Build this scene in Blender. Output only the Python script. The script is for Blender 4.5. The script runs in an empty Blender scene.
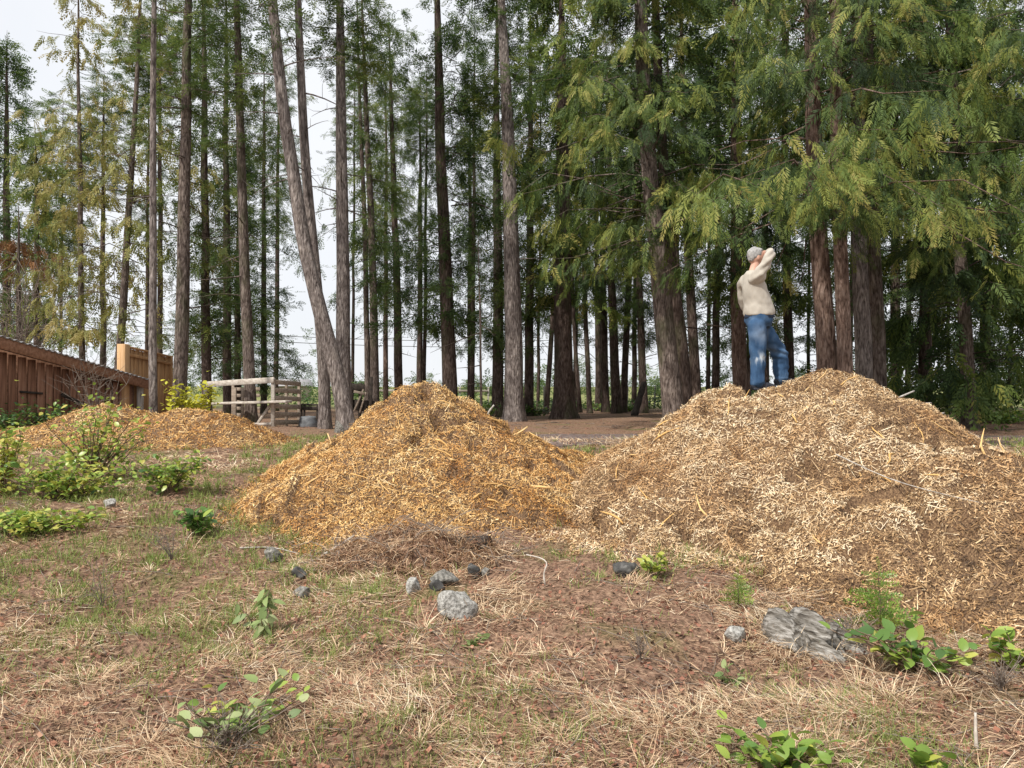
import bpy, bmesh, math, random
import numpy as np
from mathutils import Vector, Matrix, Euler

SC = bpy.context.scene
COL = SC.collection
# ------------------------------------------------------------------ camera, sky, sun, exposure
EYE = 1.65
FPX = 773.0
PITCH = math.radians(0.8)
cam_d = bpy.data.cameras.new('camera')
cam_d.sensor_width = 36.0
cam_d.lens = FPX / 1024.0 * 36.0
cam_d.clip_start = 0.05
cam_d.clip_end = 3000.0
cam = bpy.data.objects.new('camera', cam_d)
COL.objects.link(cam)
cam.location = (0, 0, EYE)
cam.rotation_euler = (math.radians(90) + PITCH, 0, 0)
SC.camera = cam

SUN_EL, SUN_AZ = math.radians(52), math.radians(222)   # azimuth clockwise from +Y: behind the camera, to the left
world = bpy.data.worlds.new('World')
SC.world = world
world.use_nodes = True
wn = world.node_tree.nodes
wl = world.node_tree.links
wn.clear()
w_out = wn.new('ShaderNodeOutputWorld')
w_bg = wn.new('ShaderNodeBackground')
w_sky = wn.new('ShaderNodeTexSky')
w_sky.sky_type = 'NISHITA'
w_sky.sun_disc = False
w_sky.sun_elevation = SUN_EL
w_sky.sun_rotation = SUN_AZ
w_sky.dust_density = 2.0
w_tc = wn.new('ShaderNodeTexCoord')
w_no = wn.new('ShaderNodeTexNoise')
w_no.inputs['Scale'].default_value = 2.2
w_no.inputs['Detail'].default_value = 6
w_ramp = wn.new('ShaderNodeValToRGB')
w_ramp.color_ramp.elements[0].position = 0.30
w_ramp.color_ramp.elements[0].color = (0.84, 0.84, 0.84, 1)
w_ramp.color_ramp.elements[1].position = 0.52
w_ramp.color_ramp.elements[1].color = (0.97, 0.97, 0.97, 1)
w_mix = wn.new('ShaderNodeMix')
w_mix.data_type = 'RGBA'
w_mix.inputs[7].default_value = (8.4, 8.6, 8.95, 1)      # bright, thin cloud layer
wl.new(w_tc.outputs['Generated'], w_no.inputs['Vector'])
wl.new(w_no.outputs['Fac'], w_ramp.inputs['Fac'])
wl.new(w_ramp.outputs['Color'], w_mix.inputs[0])
wl.new(w_sky.outputs['Color'], w_mix.inputs[6])
wl.new(w_mix.outputs[2], w_bg.inputs['Color'])
w_bg.inputs['Strength'].default_value = 0.1
wl.new(w_bg.outputs['Background'], w_out.inputs['Surface'])

sun_d = bpy.data.lights.new('sun', 'SUN')
sun_d.energy = 4.4
sun_d.angle = math.radians(2)
sun_d.color = (1.0, 0.95, 0.87)
sun = bpy.data.objects.new('sun', sun_d)
COL.objects.link(sun)
sdir = Vector((math.sin(SUN_AZ) * math.cos(SUN_EL), math.cos(SUN_AZ) * math.cos(SUN_EL), math.sin(SUN_EL)))
sun.rotation_euler = (-sdir).to_track_quat('-Z', 'Y').to_euler()
sun.location = (-20, -25, 40)

SC.render.engine = 'CYCLES'
SC.view_settings.view_transform = 'Standard'
SC.view_settings.look = 'None'
SC.view_settings.exposure = 0.22
SC.view_settings.gamma = 1.0
SC.view_settings.use_curve_mapping = False
SC.cycles.max_bounces = 6
SC.cycles.diffuse_bounces = 3
SC.cycles.transmission_bounces = 3
SC.cycles.transparent_max_bounces = 4

# ------------------------------------------------------------------ helpers
RNG = np.random.default_rng(7)


def ss(a, b, x):
    t = np.clip((x - a) / (b - a), 0, 1)
    return t * t * (3 - 2 * t)


def _hash(i, j, k, seed):
    n = (i.astype(np.int64) * 374761393 + j.astype(np.int64) * 668265263 + k.astype(np.int64) * 2147483647 + seed * 1274126177) & 0xffffffff
    n = ((n ^ (n >> 13)) * 1274126177) & 0xffffffff
    n = (n ^ (n >> 16)) & 0xffff
    return n / 32767.5 - 1.0


def vnoise(x, y, z=0.0, seed=0):
    x = np.asarray(x, float); y = np.asarray(y, float); z = np.zeros_like(x) + z
    i, j, k = np.floor(x), np.floor(y), np.floor(z)
    u, v, w = x - i, y - j, z - k
    u = u * u * (3 - 2 * u); v = v * v * (3 - 2 * v); w = w * w * (3 - 2 * w)
    r = 0
    for a in (0, 1):
        for b in (0, 1):
            for c in (0, 1):
                r = r + _hash(i + a, j + b, k + c, seed) * (u if a else 1 - u) * (v if b else 1 - v) * (w if c else 1 - w)
    return r


def fbm(x, y, z=0.0, seed=0, octaves=4):
    r, a, f = 0, 1.0, 1.0
    for o in range(octaves):
        r = r + a * vnoise(np.asarray(x) * f, np.asarray(y) * f, np.asarray(z) * f, seed + o * 17)
        a *= 0.5; f *= 2.03
    return r


def nrm(v):
    return v / np.maximum(np.linalg.norm(v, axis=-1, keepdims=True), 1e-9)


def pix(px, py, d):
    u, v = (px - 512) / FPX, (384 - py) / FPX
    s = d / (math.cos(PITCH) - v * math.sin(PITCH))
    return np.array((u * s, d, EYE + (math.sin(PITCH) + v * math.cos(PITCH)) * s))


def mk(name, V, F, mats, parent=None, tint=None, mi=None, smooth=False, link=True):
    """One mesh object from arrays; F is an (m,k) array or a list of such arrays."""
    V = np.asarray(V, np.float32).reshape(-1, 3)
    Fs = F if isinstance(F, list) else [F]
    Fs = [np.asarray(f, np.int32) for f in Fs if len(f)]
    me = bpy.data.meshes.new(name)
    me.vertices.add(len(V)); me.vertices.foreach_set('co', V.ravel())
    loops = np.concatenate([f.ravel() for f in Fs])
    cnt = np.concatenate([np.full(len(f), f.shape[1], np.int32) for f in Fs])
    st = np.concatenate([[0], np.cumsum(cnt)[:-1]]).astype(np.int32)
    me.loops.add(len(loops)); me.loops.foreach_set('vertex_index', loops)
    me.polygons.add(len(cnt)); me.polygons.foreach_set('loop_start', st); me.polygons.foreach_set('loop_total', cnt)
    if smooth:
        me.polygons.foreach_set('use_smooth', np.ones(len(cnt), bool))
    if mi is not None:
        me.polygons.foreach_set('material_index', np.asarray(mi, np.int32))
    if tint is not None:
        a = me.attributes.new('tint', 'FLOAT', 'POINT')
        a.data.foreach_set('value', np.asarray(tint, np.float32))
    for m in (mats if isinstance(mats, (list, tuple)) else [mats]):
        me.materials.append(m)
    me.update(calc_edges=True)
    me.validate()
    return ob(name, me, parent, link)


def ob(name, me, parent=None, link=True):
    o = bpy.data.objects.new(name, me)
    if link:
        COL.objects.link(o)
    if parent is not None:
        o.parent = parent
    return o


def tag(o, label, cat, group=None):
    o['label'] = label; o['category'] = cat
    if group:
        o['group'] = group
    return o


def thing(name, label, cat, loc=(0, 0, 0), rz=0.0, group=None):
    o = bpy.data.objects.new(name, None)
    o.empty_display_size = 0.2
    COL.objects.link(o)
    o.location = loc; o.rotation_euler = (0, 0, rz)
    return tag(o, label, cat, group)


class MB:
    """Collects shapes into one mesh."""
    def __init__(s):
        s.V = []; s.F = {}; s.T = []; s.n = 0
    def add(s, V, F, tint=0.5):
        V = np.asarray(V, float).reshape(-1, 3)
        s.V.append(V)
        s.T.append(np.full(len(V), tint) if np.isscalar(tint) else np.asarray(tint))
        for f in (F if isinstance(F, list) else [F]):
            f = np.asarray(f)
            if len(f):
                s.F.setdefault(f.shape[1], []).append(f + s.n)
        s.n += len(V)
        return s
    def box(s, c, size, rot=(0, 0, 0), bev=0.0, tint=0.5, jit=0.0):
        hx, hy, hz = [q / 2 for q in size]
        b = min(bev, hx * .9, hy * .9, hz * .9)
        if b > 0:
            bm = bmesh.new()
            bmesh.ops.create_cube(bm, size=1)
            for v in bm.verts:
                v.co = Vector((v.co.x * 2 * hx, v.co.y * 2 * hy, v.co.z * 2 * hz))
            bmesh.ops.bevel(bm, geom=bm.edges[:], offset=b, segments=1, affect='EDGES', profile=0.5)
            V = np.array([v.co[:] for v in bm.verts])
            q = [[v.index for v in f.verts] for f in bm.faces]
            bm.free()
            Fl = [np.array([f for f in q if len(f) == k]) for k in (3, 4)]
            Fl = [f for f in Fl if len(f)]
        else:
            V = np.array([(x, y, z) for x in (-hx, hx) for y in (-hy, hy) for z in (-hz, hz)])
            Fl = [np.array([(0, 1, 3, 2), (4, 6, 7, 5), (0, 4, 5, 1), (2, 3, 7, 6), (0, 2, 6, 4), (1, 5, 7, 3)])]
        if jit:
            V = V + RNG.normal(0, jit, V.shape)
        R = np.array(Euler(rot).to_matrix())
        return s.add(V @ R.T + np.asarray(c, float), Fl, tint)
    def bar(s, a, b, w, h, bev=0.004, tint=0.5, up=(0, 0, 1)):
        a, b = np.asarray(a, float), np.asarray(b, float)
        d = nrm(b - a); sx = nrm(np.cross(d, up)) if abs(np.dot(d, up)) < .99 else np.array((1., 0, 0))
        u = np.cross(sx, d)
        t = MB().box((0, 0, 0), (np.linalg.norm(b - a), w, h), bev=bev)
        V = np.concatenate(t.V); V = V[:, :1] * d + V[:, 1:2] * sx + V[:, 2:] * u + (a + b) / 2
        return s.add(V, [np.concatenate(f) for f in t.F.values()], tint)
    def tube(s, P, R, n=6, tint=0.5, cap=True):
        V, F = tube(P, R, n, cap)
        return s.add(V, F, tint)
    def build(s, name, mats, parent=None, smooth=False, link=True):
        return mk(name, np.concatenate(s.V), [np.concatenate(f) for f in s.F.values()], mats, parent, np.concatenate(s.T), smooth=smooth, link=link)


def tube(P, R, n=6, cap=True, wob=None):
    P = np.asarray(P, float); R = np.broadcast_to(np.asarray(R, float), (len(P),))
    T = nrm(np.gradient(P, axis=0))
    ref = np.array((0.31, 0.95, 0.05)) if abs(T[0][2]) > .7 else np.array((0.02, 0.05, 1.0))
    A = nrm(np.cross(T, ref)); B = np.cross(T, A)
    th = np.arange(n) * 2 * math.pi / n
    rr = R[:, None] * (np.ones(n) if wob is None else wob)
    V = P[:, None] + rr[..., None] * (np.cos(th)[None, :, None] * A[:, None] + np.sin(th)[None, :, None] * B[:, None])
    m = len(P)
    i = np.arange(m - 1)[:, None] * n; j = np.arange(n)[None]; k = (j + 1) % n
    F = np.stack([i + j, i + k, i + n + k, i + n + j], -1).reshape(-1, 4)
    V = V.reshape(-1, 3)
    Fl = [F]
    if cap:
        V = np.concatenate([V, P[:1], P[-1:]])
        c0, c1 = len(V) - 2, len(V) - 1
        jj = np.arange(n); kk = (jj + 1) % n
        Fl.append(np.concatenate([np.stack([np.full(n, c0), kk, jj], -1), np.stack([np.full(n, c1), (m - 1) * n + jj, (m - 1) * n + kk], -1)]))
    return V, Fl


# ------------------------------------------------------------------ materials
def material(name):
    m = bpy.data.materials.new(name)
    m.use_nodes = True
    nt = m.node_tree
    b = nt.nodes['Principled BSDF']
    return m, nt, b


def ramp_node(nt, stops, interp='LINEAR'):
    r = nt.nodes.new('ShaderNodeValToRGB')
    r.color_ramp.interpolation = interp
    e = r.color_ramp.elements
    while len(e) < len(stops):
        e.new(0.5)
    for el, (p, c) in zip(e, stops):
        el.position = p; el.color = (*c, 1)
    return r


def noise_node(nt, scale, detail=4, vec=None, rough=0.55):
    n = nt.nodes.new('ShaderNodeTexNoise')
    n.inputs['Scale'].default_value = scale; n.inputs['Detail'].default_value = detail; n.inputs['Roughness'].default_value = rough
    if vec is not None:
        nt.links.new(vec, n.inputs['Vector'])
    return n


def coords(nt, scale=(1, 1, 1)):
    tc = nt.nodes.new('ShaderNodeTexCoord'); mp = nt.nodes.new('ShaderNodeMapping')
    mp.inputs['Scale'].default_value = scale
    nt.links.new(tc.outputs['Object'], mp.inputs['Vector'])
    return mp.outputs['Vector']


def bump(nt, b, h, strength, dist):
    bn = nt.nodes.new('ShaderNodeBump')
    bn.inputs['Strength'].default_value = strength; bn.inputs['Distance'].default_value = dist
    nt.links.new(h, bn.inputs['Height']); nt.links.new(bn.outputs['Normal'], b.inputs['Normal'])


def m_tint(name, stops, rough=0.7, trans=0.0, spec=0.3, patch=None):
    """colour picked by the per-vertex random number 'tint'"""
    m, nt, b = material(name)
    at = nt.nodes.new('ShaderNodeAttribute'); at.attribute_name = 'tint'
    r = ramp_node(nt, stops)
    nt.links.new(at.outputs['Fac'], r.inputs['Fac'])
    colour = r.outputs['Color']
    if patch:                                   # batches of another wood mixed into the heap
        tc = nt.nodes.new('ShaderNodeTexCoord')
        pn = noise_node(nt, patch[0], 5, tc.outputs['Object'], .6)
        pr = ramp_node(nt, [(.46, (0, 0, 0)), (.62, (1, 1, 1))]); nt.links.new(pn.outputs['Fac'], pr.inputs['Fac'])
        pm = nt.nodes.new('ShaderNodeMix'); pm.data_type = 'RGBA'; pm.blend_type = 'MULTIPLY'
        nt.links.new(pr.outputs['Color'], pm.inputs[0]); nt.links.new(colour, pm.inputs[6]); pm.inputs[7].default_value = (*patch[1], 1)
        colour = pm.outputs[2]
    nt.links.new(colour, b.inputs['Base Color'])
    b.inputs['Roughness'].default_value = rough
    b.inputs['Specular IOR Level'].default_value = spec
    if trans:
        t = nt.nodes.new('ShaderNodeBsdfTranslucent'); mx = nt.nodes.new('ShaderNodeMixShader')
        nt.links.new(r.outputs['Color'], t.inputs['Color'])
        mx.inputs[0].default_value = trans
        nt.links.new(b.outputs[0], mx.inputs[1]); nt.links.new(t.outputs[0], mx.inputs[2])
        nt.links.new(mx.outputs[0], nt.nodes['Material Output'].inputs['Surface'])
    return m


def m_noise(name, stops, scale, stretch=(1, 1, 1), rough=0.85, bumps=0.4, dist=0.01, detail=5, spec=0.25, tint_amt=0.0):
    m, nt, b = material(name)
    v = coords(nt, stretch)
    n = noise_node(nt, scale, detail, v)
    fac = n.outputs['Fac']
    if tint_amt:
        at = nt.nodes.new('ShaderNodeAttribute'); at.attribute_name = 'tint'
        ma = nt.nodes.new('ShaderNodeMath'); ma.operation = 'MULTIPLY_ADD'
        nt.links.new(at.outputs['Fac'], ma.inputs[0]); ma.inputs[1].default_value = tint_amt
        ad = nt.nodes.new('ShaderNodeMath'); ad.operation = 'SUBTRACT'
        nt.links.new(fac, ad.inputs[0]); ad.inputs[1].default_value = tint_amt / 2
        nt.links.new(ad.outputs[0], ma.inputs[2]); fac = ma.outputs[0]
    r = ramp_node(nt, stops)
    nt.links.new(fac, r.inputs['Fac']); nt.links.new(r.outputs['Color'], b.inputs['Base Color'])
    b.inputs['Roughness'].default_value = rough; b.inputs['Specular IOR Level'].default_value = spec
    if bumps:
        bump(nt, b, n.outputs['Fac'], bumps, dist)
    return m


def m_bark(name, dark, mid, light, moss=None):
    m, nt, b = material(name)
    v = coords(nt, (1, 1, .26))
    n1 = noise_node(nt, 22, 6, v, .65)
    v2 = coords(nt, (1, 1, .20))
    vo = nt.nodes.new('ShaderNodeTexVoronoi'); vo.feature = 'DISTANCE_TO_EDGE'; vo.inputs['Scale'].default_value = 15
    nw = noise_node(nt, 5, 3, v2)
    mixv = nt.nodes.new('ShaderNodeMix'); mixv.data_type = 'VECTOR'; mixv.inputs[0].default_value = .25
    nt.links.new(v2, mixv.inputs[4]); nt.links.new(nw.outputs['Color'], mixv.inputs[5]); nt.links.new(mixv.outputs[1], vo.inputs['Vector'])
    ad = nt.nodes.new('ShaderNodeMath'); ad.operation = 'MULTIPLY_ADD'
    nt.links.new(vo.outputs['Distance'], ad.inputs[0]); ad.inputs[1].default_value = .9; nt.links.new(n1.outputs['Fac'], ad.inputs[2])
    r = ramp_node(nt, [(0.36, dark), (0.58, mid), (0.85, light)])
    nt.links.new(ad.outputs[0], r.inputs['Fac'])
    col = r.outputs['Color']
    big = noise_node(nt, 1.6, 3, coords(nt, (1, 1, .5)))
    if moss:
        mm = nt.nodes.new('ShaderNodeMix'); mm.data_type = 'RGBA'
        rr = ramp_node(nt, [(0.5, (0, 0, 0)), (0.68, (.7, .7, .7))])
        nt.links.new(big.outputs['Fac'], rr.inputs['Fac']); nt.links.new(rr.outputs['Color'], mm.inputs[0])
        nt.links.new(col, mm.inputs[6]); mm.inputs[7].default_value = (*moss, 1)
        col = mm.outputs[2]
    # lichen-pale and stained patches
    lp = noise_node(nt, 4.5, 6, coords(nt, (1, 1, .45)), .7)
    lr = ramp_node(nt, [(.32, (.45, .42, .40)), (.5, (1, 1, 1)), (.72, (1.35, 1.36, 1.3))]); nt.links.new(lp.outputs['Fac'], lr.inputs['Fac'])
    lm = nt.nodes.new('ShaderNodeMix'); lm.data_type = 'RGBA'; lm.blend_type = 'MULTIPLY'; lm.inputs[0].default_value = 1
    nt.links.new(col, lm.inputs[6]); nt.links.new(lr.outputs['Color'], lm.inputs[7]); col = lm.outputs[2]
    nt.links.new(col, b.inputs['Base Color'])
    b.inputs['Roughness'].default_value = .92; b.inputs['Specular IOR Level'].default_value = .15
    bump(nt, b, ad.outputs[0], 1.0, .055)
    return m


M = {}
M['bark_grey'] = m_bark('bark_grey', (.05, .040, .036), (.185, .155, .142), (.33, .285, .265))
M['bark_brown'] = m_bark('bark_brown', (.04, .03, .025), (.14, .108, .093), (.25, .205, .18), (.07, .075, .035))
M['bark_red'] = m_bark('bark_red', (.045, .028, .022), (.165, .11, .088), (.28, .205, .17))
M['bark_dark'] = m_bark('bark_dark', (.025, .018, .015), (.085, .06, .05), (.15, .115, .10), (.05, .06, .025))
M['cedar'] = m_tint('cedar_foliage', [(0, (.016, .034, .012)), (.3, (.05, .09, .024)), (.55, (.115, .17, .036)), (.8, (.25, .28, .06)), (1, (.38, .33, .10))], .6, .36)
M['fir'] = m_tint('fir_foliage', [(0, (.025, .05, .018)), (.4, (.075, .125, .034)), (.75, (.14, .19, .045)), (1, (.25, .27, .07))], .6, .45)
M['gold'] = m_tint('golden_foliage', [(0, (.06, .085, .022)), (.4, (.15, .17, .045)), (.75, (.30, .28, .08)), (1, (.40, .32, .12))], .6, .35)
M['rust'] = m_tint('rust_foliage', [(0, (.10, .045, .02)), (1, (.30, .15, .06))], .7, .3)
M['deadtwig'] = m_noise('dead_twig', [(.3, (.13, .10, .08)), (.7, (.30, .25, .21))], 30, bumps=0)
M['straw'] = m_tint('dead_grass', [(0, (.17, .08, .05)), (.3, (.37, .22, .135)), (.6, (.60, .43, .27)), (.85, (.75, .60, .41)), (1, (.84, .74, .56))], .7, .2)
M['grass'] = m_tint('green_grass', [(0, (.09, .13, .03)), (.5, (.19, .26, .06)), (1, (.36, .40, .13))], .55, .35)
M['litter'] = m_tint('leaf_litter', [(0, (.08, .045, .032)), (.35, (.22, .10, .068)), (.65, (.36, .165, .105)), (1, (.46, .31, .21))], .8, .1)
M['chip'] = m_tint('wood_chip', [(0, (.08, .045, .022)), (.16, (.25, .125, .045)), (.42, (.52, .285, .095)), (.7, (.70, .45, .175)), (1, (.84, .66, .38))], .75, .05, patch=(1.1, (.84, .70, .56)))
M['chip_pale'] = m_tint('pale_wood_chip', [(0, (.085, .055, .035)), (.16, (.21, .125, .065)), (.42, (.45, .285, .14)), (.7, (.66, .48, .275)), (1, (.84, .72, .52))], .75, .05, patch=(1.0, (.82, .69, .56)))
M['leaf'] = m_tint('shrub_leaf', [(0, (.05, .11, .03)), (.35, (.13, .24, .05)), (.65, (.27, .38, .06)), (.85, (.42, .48, .10)), (1, (.50, .46, .10))], .38, .35, .5)
M['leaf_pale'] = m_tint('pale_leaf', [(0, (.10, .16, .05)), (.5, (.25, .32, .12)), (1, (.42, .46, .24))], .5, .25)
M['leaf_yellow'] = m_tint('yellow_leaf', [(0, (.40, .42, .05)), (1, (.70, .66, .08))], .5, .35)
M['stem'] = m_noise('stem_bark', [(.3, (.10, .065, .045)), (.7, (.24, .17, .12))], 25, bumps=0)
M['rock'] = m_noise('grey_rock', [(.34, (.07, .066, .058)), (.5, (.17, .162, .145)), (.66, (.30, .285, .255))], 40, bumps=.8, dist=.02, detail=9)
M['rock_pale'] = m_noise('pale_rock', [(.34, (.13, .125, .11)), (.48, (.27, .26, .24)), (.64, (.45, .44, .41))], 45, bumps=.8, dist=.02, detail=9)
M['rock_dark'] = m_noise('dark_rock', [(.3, (.025, .024, .023)), (.55, (.075, .073, .07)), (.75, (.17, .165, .155))], 18, bumps=.7, dist=.015, detail=9)
M['weathered'] = m_noise('weathered_wood', [(.3, (.17, .145, .125)), (.5, (.40, .37, .33)), (.7, (.62, .58, .53))], 16, (1, 1, .12), bumps=.6, dist=.01, detail=7)
M['lumber'] = m_noise('pale_lumber', [(.3, (.34, .29, .24)), (.6, (.56, .51, .45)), (.8, (.66, .62, .56))], 9, (.25, 2, 2), bumps=.2, dist=.004)
M['pallet'] = m_noise('pallet_wood', [(.3, (.20, .155, .115)), (.6, (.38, .31, .25)), (.8, (.50, .43, .36))], 9, (.4, 2, 2), bumps=.2, dist=.004)
M['barn'] = m_noise('stained_board', [(.25, (.12, .06, .038)), (.5, (.24, .12, .075)), (.75, (.35, .195, .13))], 9, (3, 3, .18), bumps=.3, dist=.004, tint_amt=.35)
M['barn_trim'] = m_noise('stained_trim', [(.25, (.15, .075, .045)), (.5, (.27, .14, .085)), (.75, (.38, .22, .145))], 7, (.5, 2, 2), bumps=.3, dist=.004, tint_amt=.2)
M['newcedar'] = m_noise('new_cedar', [(.25, (.30, .165, .08)), (.5, (.46, .27, .13)), (.75, (.58, .37, .20))], 8, (3, 3, .2), bumps=.2, dist=.003, tint_amt=.4)
M['metal'] = m_noise('roof_metal', [(.3, (.22, .21, .21)), (.7, (.42, .41, .42))], 5, rough=.45, bumps=0, spec=.5)
M['dark'] = m_noise('dark_timber', [(.3, (.02, .016, .013)), (.7, (.07, .055, .045))], 9, bumps=.3)
M['tarp'] = m_noise('grey_tarp', [(.3, (.09, .095, .105)), (.7, (.18, .19, .20))], 6, rough=.5, bumps=.4, dist=.03)
M['white'] = m_noise('white_siding', [(.3, (.55, .55, .55)), (.7, (.68, .68, .68))], 4, bumps=0)
M['shingle'] = m_noise('grey_shingle', [(.3, (.28, .27, .28)), (.7, (.40, .39, .40))], 30, bumps=0)
M['glass'] = m_noise('dark_glass', [(.3, (.04, .05, .06)), (.7, (.07, .08, .09))], 2, rough=.1, bumps=0, spec=.8)
M['cable'] = m_noise('cable', [(.3, (.05, .05, .05)), (.7, (.1, .1, .1))], 2, bumps=0)

# ------------------------------------------------------------------ terrain and pile surfaces
def terrain(x, y):
    x = np.asarray(x, float); y = np.asarray(y, float)
    z = 0.75 * ss(4.5, 15, y)
    z = z + 0.9 * ss(45, 110, y) + 4.0 * ss(140, 400, y)
    z = z + 0.10 * ss(3, 8, -x) * ss(14, 6, y) - 0.10 * ss(5, 9, x) * ss(10, 4, y)
    near = ss(60, 25, y)
    z = z + near * (0.05 * fbm(x * .7, y * .7, 0, 3, 3) + ss(18, 9, y) * (0.030 * fbm(x * 2.6, y * 2.6, 0, 9, 2) + .030 * np.abs(vnoise(x * 5.3, y * 5.3, 0, 13)) - .045 * ss(.3, .7, vnoise(x * 3.3 + 8, y * 3.3, 0, 15))))
    return z


def hyp(r, z0, s, c):
    return z0 + c - np.sqrt(c * c + (s * r) ** 2)


def smax(a, b, k):
    h = np.clip(.5 + .5 * (a - b) / k, 0, 1)
    return b + (a - b) * h + k * h * (1 - h)


def clods(x, y, h, seed):
    """slumped crusts, clods and the pits between them"""
    w = .35 * vnoise(x * 2.1, y * 2.1, 0, seed + 1)
    lines = np.abs(vnoise(x * 1.5 + w, h * 5.0 + y * .6 + w, 0, seed + 2))              # crust edges follow the slope
    crev = ss(.20, .0, lines) * ss(-.05, .45, vnoise(x * 1.2 + 4, y * 1.2, 0, seed + 3))
    step = np.mod(h * 3.3 + 1.1 * vnoise(x * 1.3, y * 1.3, 0, seed + 9), 1.0)
    pits = ss(.38, .75, vnoise(x * 4.2, y * 4.2, 0, seed + 4)) * ss(-.3, .3, vnoise(x * .9, y * .9, 0, seed + 5))
    lump = np.abs(vnoise(x * 3.1, y * 3.1, 0, seed + 6)) * .05 + np.abs(vnoise(x * 7.3, y * 7.3, 0, seed + 7)) * .035 + .012 * vnoise(x * 17, y * 17, 0, seed + 8)
    return 1.2 * lump - .26 * crev - .16 * pits + .12 * (step - .5) * ss(-.4, .3, vnoise(x * .8, y * .8 + 6, 0, seed + 10))


def pile_right(x, y):
    wx = x + .10 * fbm(x * .8, y * .8, 0, 21, 3); wy = y + .12 * fbm(x * .8, y * .8, 0, 25, 3)
    a = hyp(np.hypot(wx - 3.95, wy - 9.6), 1.84, .72, .48)
    b = hyp(np.hypot(wx - 2.95, wy - 9.8), 1.70, .66, .36)
    e = hyp(np.hypot(wx - 1.6, wy - 8.6), .44, .42, .4)
    c = hyp(np.hypot(wx - 4.7, wy - 7.7), .98, .47, .5)
    z = smax(smax(smax(a, b, .16), c, .25), e, .2)
    z = z + .055 * fbm(x * 1.7, y * 1.7, 0, 31, 3) + clods(x, y, z, 300)
    return z


def pile_mid(x, y):
    wx = x + .10 * fbm(x * .9, y * .9, 0, 51, 3); wy = y + .10 * fbm(x * .9, y * .9, 0, 55, 3)
    dx, dy = wx + 1.35, wy - 10.9
    th = np.arctan2(dy, dx)
    s = .53 - .08 * np.cos(th) + .04 * np.sin(th)
    a = hyp(np.hypot(dx, dy), 1.45, s, .3)
    b = hyp(np.hypot(wx + 1.22, wy - 11.0), 1.78, 1.0, .5)
    z = smax(a, b, .08)
    c = hyp(np.hypot(wx - .75, wy - 11.7), .74, .42, .3)
    z = smax(z, c, .12)
    z = z + .045 * fbm(x * 1.7, y * 1.7, 0, 61, 3) + clods(x, y, z, 340)
    return z


def pile_far(x, y):
    wx = x + .15 * fbm(x * .8, y * .8, 0, 81, 3); wy = y + .15 * fbm(x * .8, y * .8, 0, 85, 3)
    a = hyp(np.hypot((wx + 7.9) * .8, wy - 15.2), 1.40, .55, .3)
    b = hyp(np.hypot((wx + 6.2) * .85, wy - 14.9), 1.36, .55, .3)
    c = hyp(np.hypot((wx + 9.6) * .7, wy - 15.0), .95, .4, .3)
    e = hyp(np.hypot((wx + 6.9) * .6, wy - 14.2), .98, .45, .3)
    z = smax(smax(smax(a, b, .1), c, .15), e, .15)
    return z + .06 * fbm(x * 1.7, y * 1.7, 0, 91, 4) + .02 * fbm(x * 8, y * 8, 0, 95, 3)


PILES = [pile_right, pile_mid, pile_far]


def surf(x, y):
    z = terrain(x, y)
    for p in PILES:
        z = np.maximum(z, p(np.asarray(x, float), np.asarray(y, float)))
    return z


def on_pile(x, y, m=0.0):
    t = terrain(x, y); r = np.zeros(np.shape(x), bool)
    for p in PILES:
        r |= p(np.asarray(x, float), np.asarray(y, float)) > t - m
    return r


def hit(px, py, f=terrain):
    """world point where the sight line through a pixel meets the ground"""
    d = np.arange(2.2, 60, .02)
    u, v = (px - 512) / FPX, (384 - py) / FPX
    s = d / (math.cos(PITCH) - v * math.sin(PITCH))
    x, z = u * s, EYE + (math.sin(PITCH) + v * math.cos(PITCH)) * s
    k = np.argmax(z < f(x, d))
    return np.array((x[k], d[k], float(f(x[k], d[k]))))


def ground_pt(x, y):
    return np.array((x, y, float(terrain(x, y))))


# ------------------------------------------------------------------ ground sheet
def axis(dense_a, dense_b, step, far, n):
    mid = np.arange(dense_a, dense_b + 1e-6, step)
    g = np.geomspace(step, far, n)
    return np.concatenate([(dense_a - np.cumsum(np.diff(np.concatenate([[0], g]))))[::-1], mid, dense_b + np.cumsum(np.diff(np.concatenate([[0], g])))])


gx = axis(-10, 10, .1, 500, 50); gy = axis(2.4, 16, .1, 600, 60)
gy = gy[gy > -60]
GX, GY = np.meshgrid(gx, gy)
gz = terrain(GX, GY)
nx, ny = len(gx), len(gy)
gi = np.arange(nx * ny).reshape(ny, nx)
GF = np.stack([gi[:-1, :-1], gi[:-1, 1:], gi[1:, 1:], gi[1:, :-1]], -1).reshape(-1, 4)
m, nt, b = material('ground_soil')
v = coords(nt)
at = nt.nodes.new('ShaderNodeAttribute'); at.attribute_name = 'tint'
n1 = noise_node(nt, 1.1, 6, v); n2 = noise_node(nt, 26, 6, v, .7)
r1 = ramp_node(nt, [(.32, (.05, .032, .023)), (.45, (.16, .10, .068)), (.57, (.28, .175, .12)), (.72, (.44, .32, .22))])
nt.links.new(n2.outputs['Fac'], r1.inputs['Fac'])
r2 = ramp_node(nt, [(.3, (.05, .06, .018)), (.5, (.12, .13, .04)), (.75, (.26, .23, .11))])
nt.links.new(n2.outputs['Fac'], r2.inputs['Fac'])
gm = ramp_node(nt, [(.54, (0, 0, 0)), (.72, (.7, .7, .7))]); nt.links.new(n1.outputs['Fac'], gm.inputs['Fac'])
mx = nt.nodes.new('ShaderNodeMix'); mx.data_type = 'RGBA'
nt.links.new(gm.outputs['Color'], mx.inputs[0]); nt.links.new(r1.outputs['Color'], mx.inputs[6]); nt.links.new(r2.outputs['Color'], mx.inputs[7])
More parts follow.
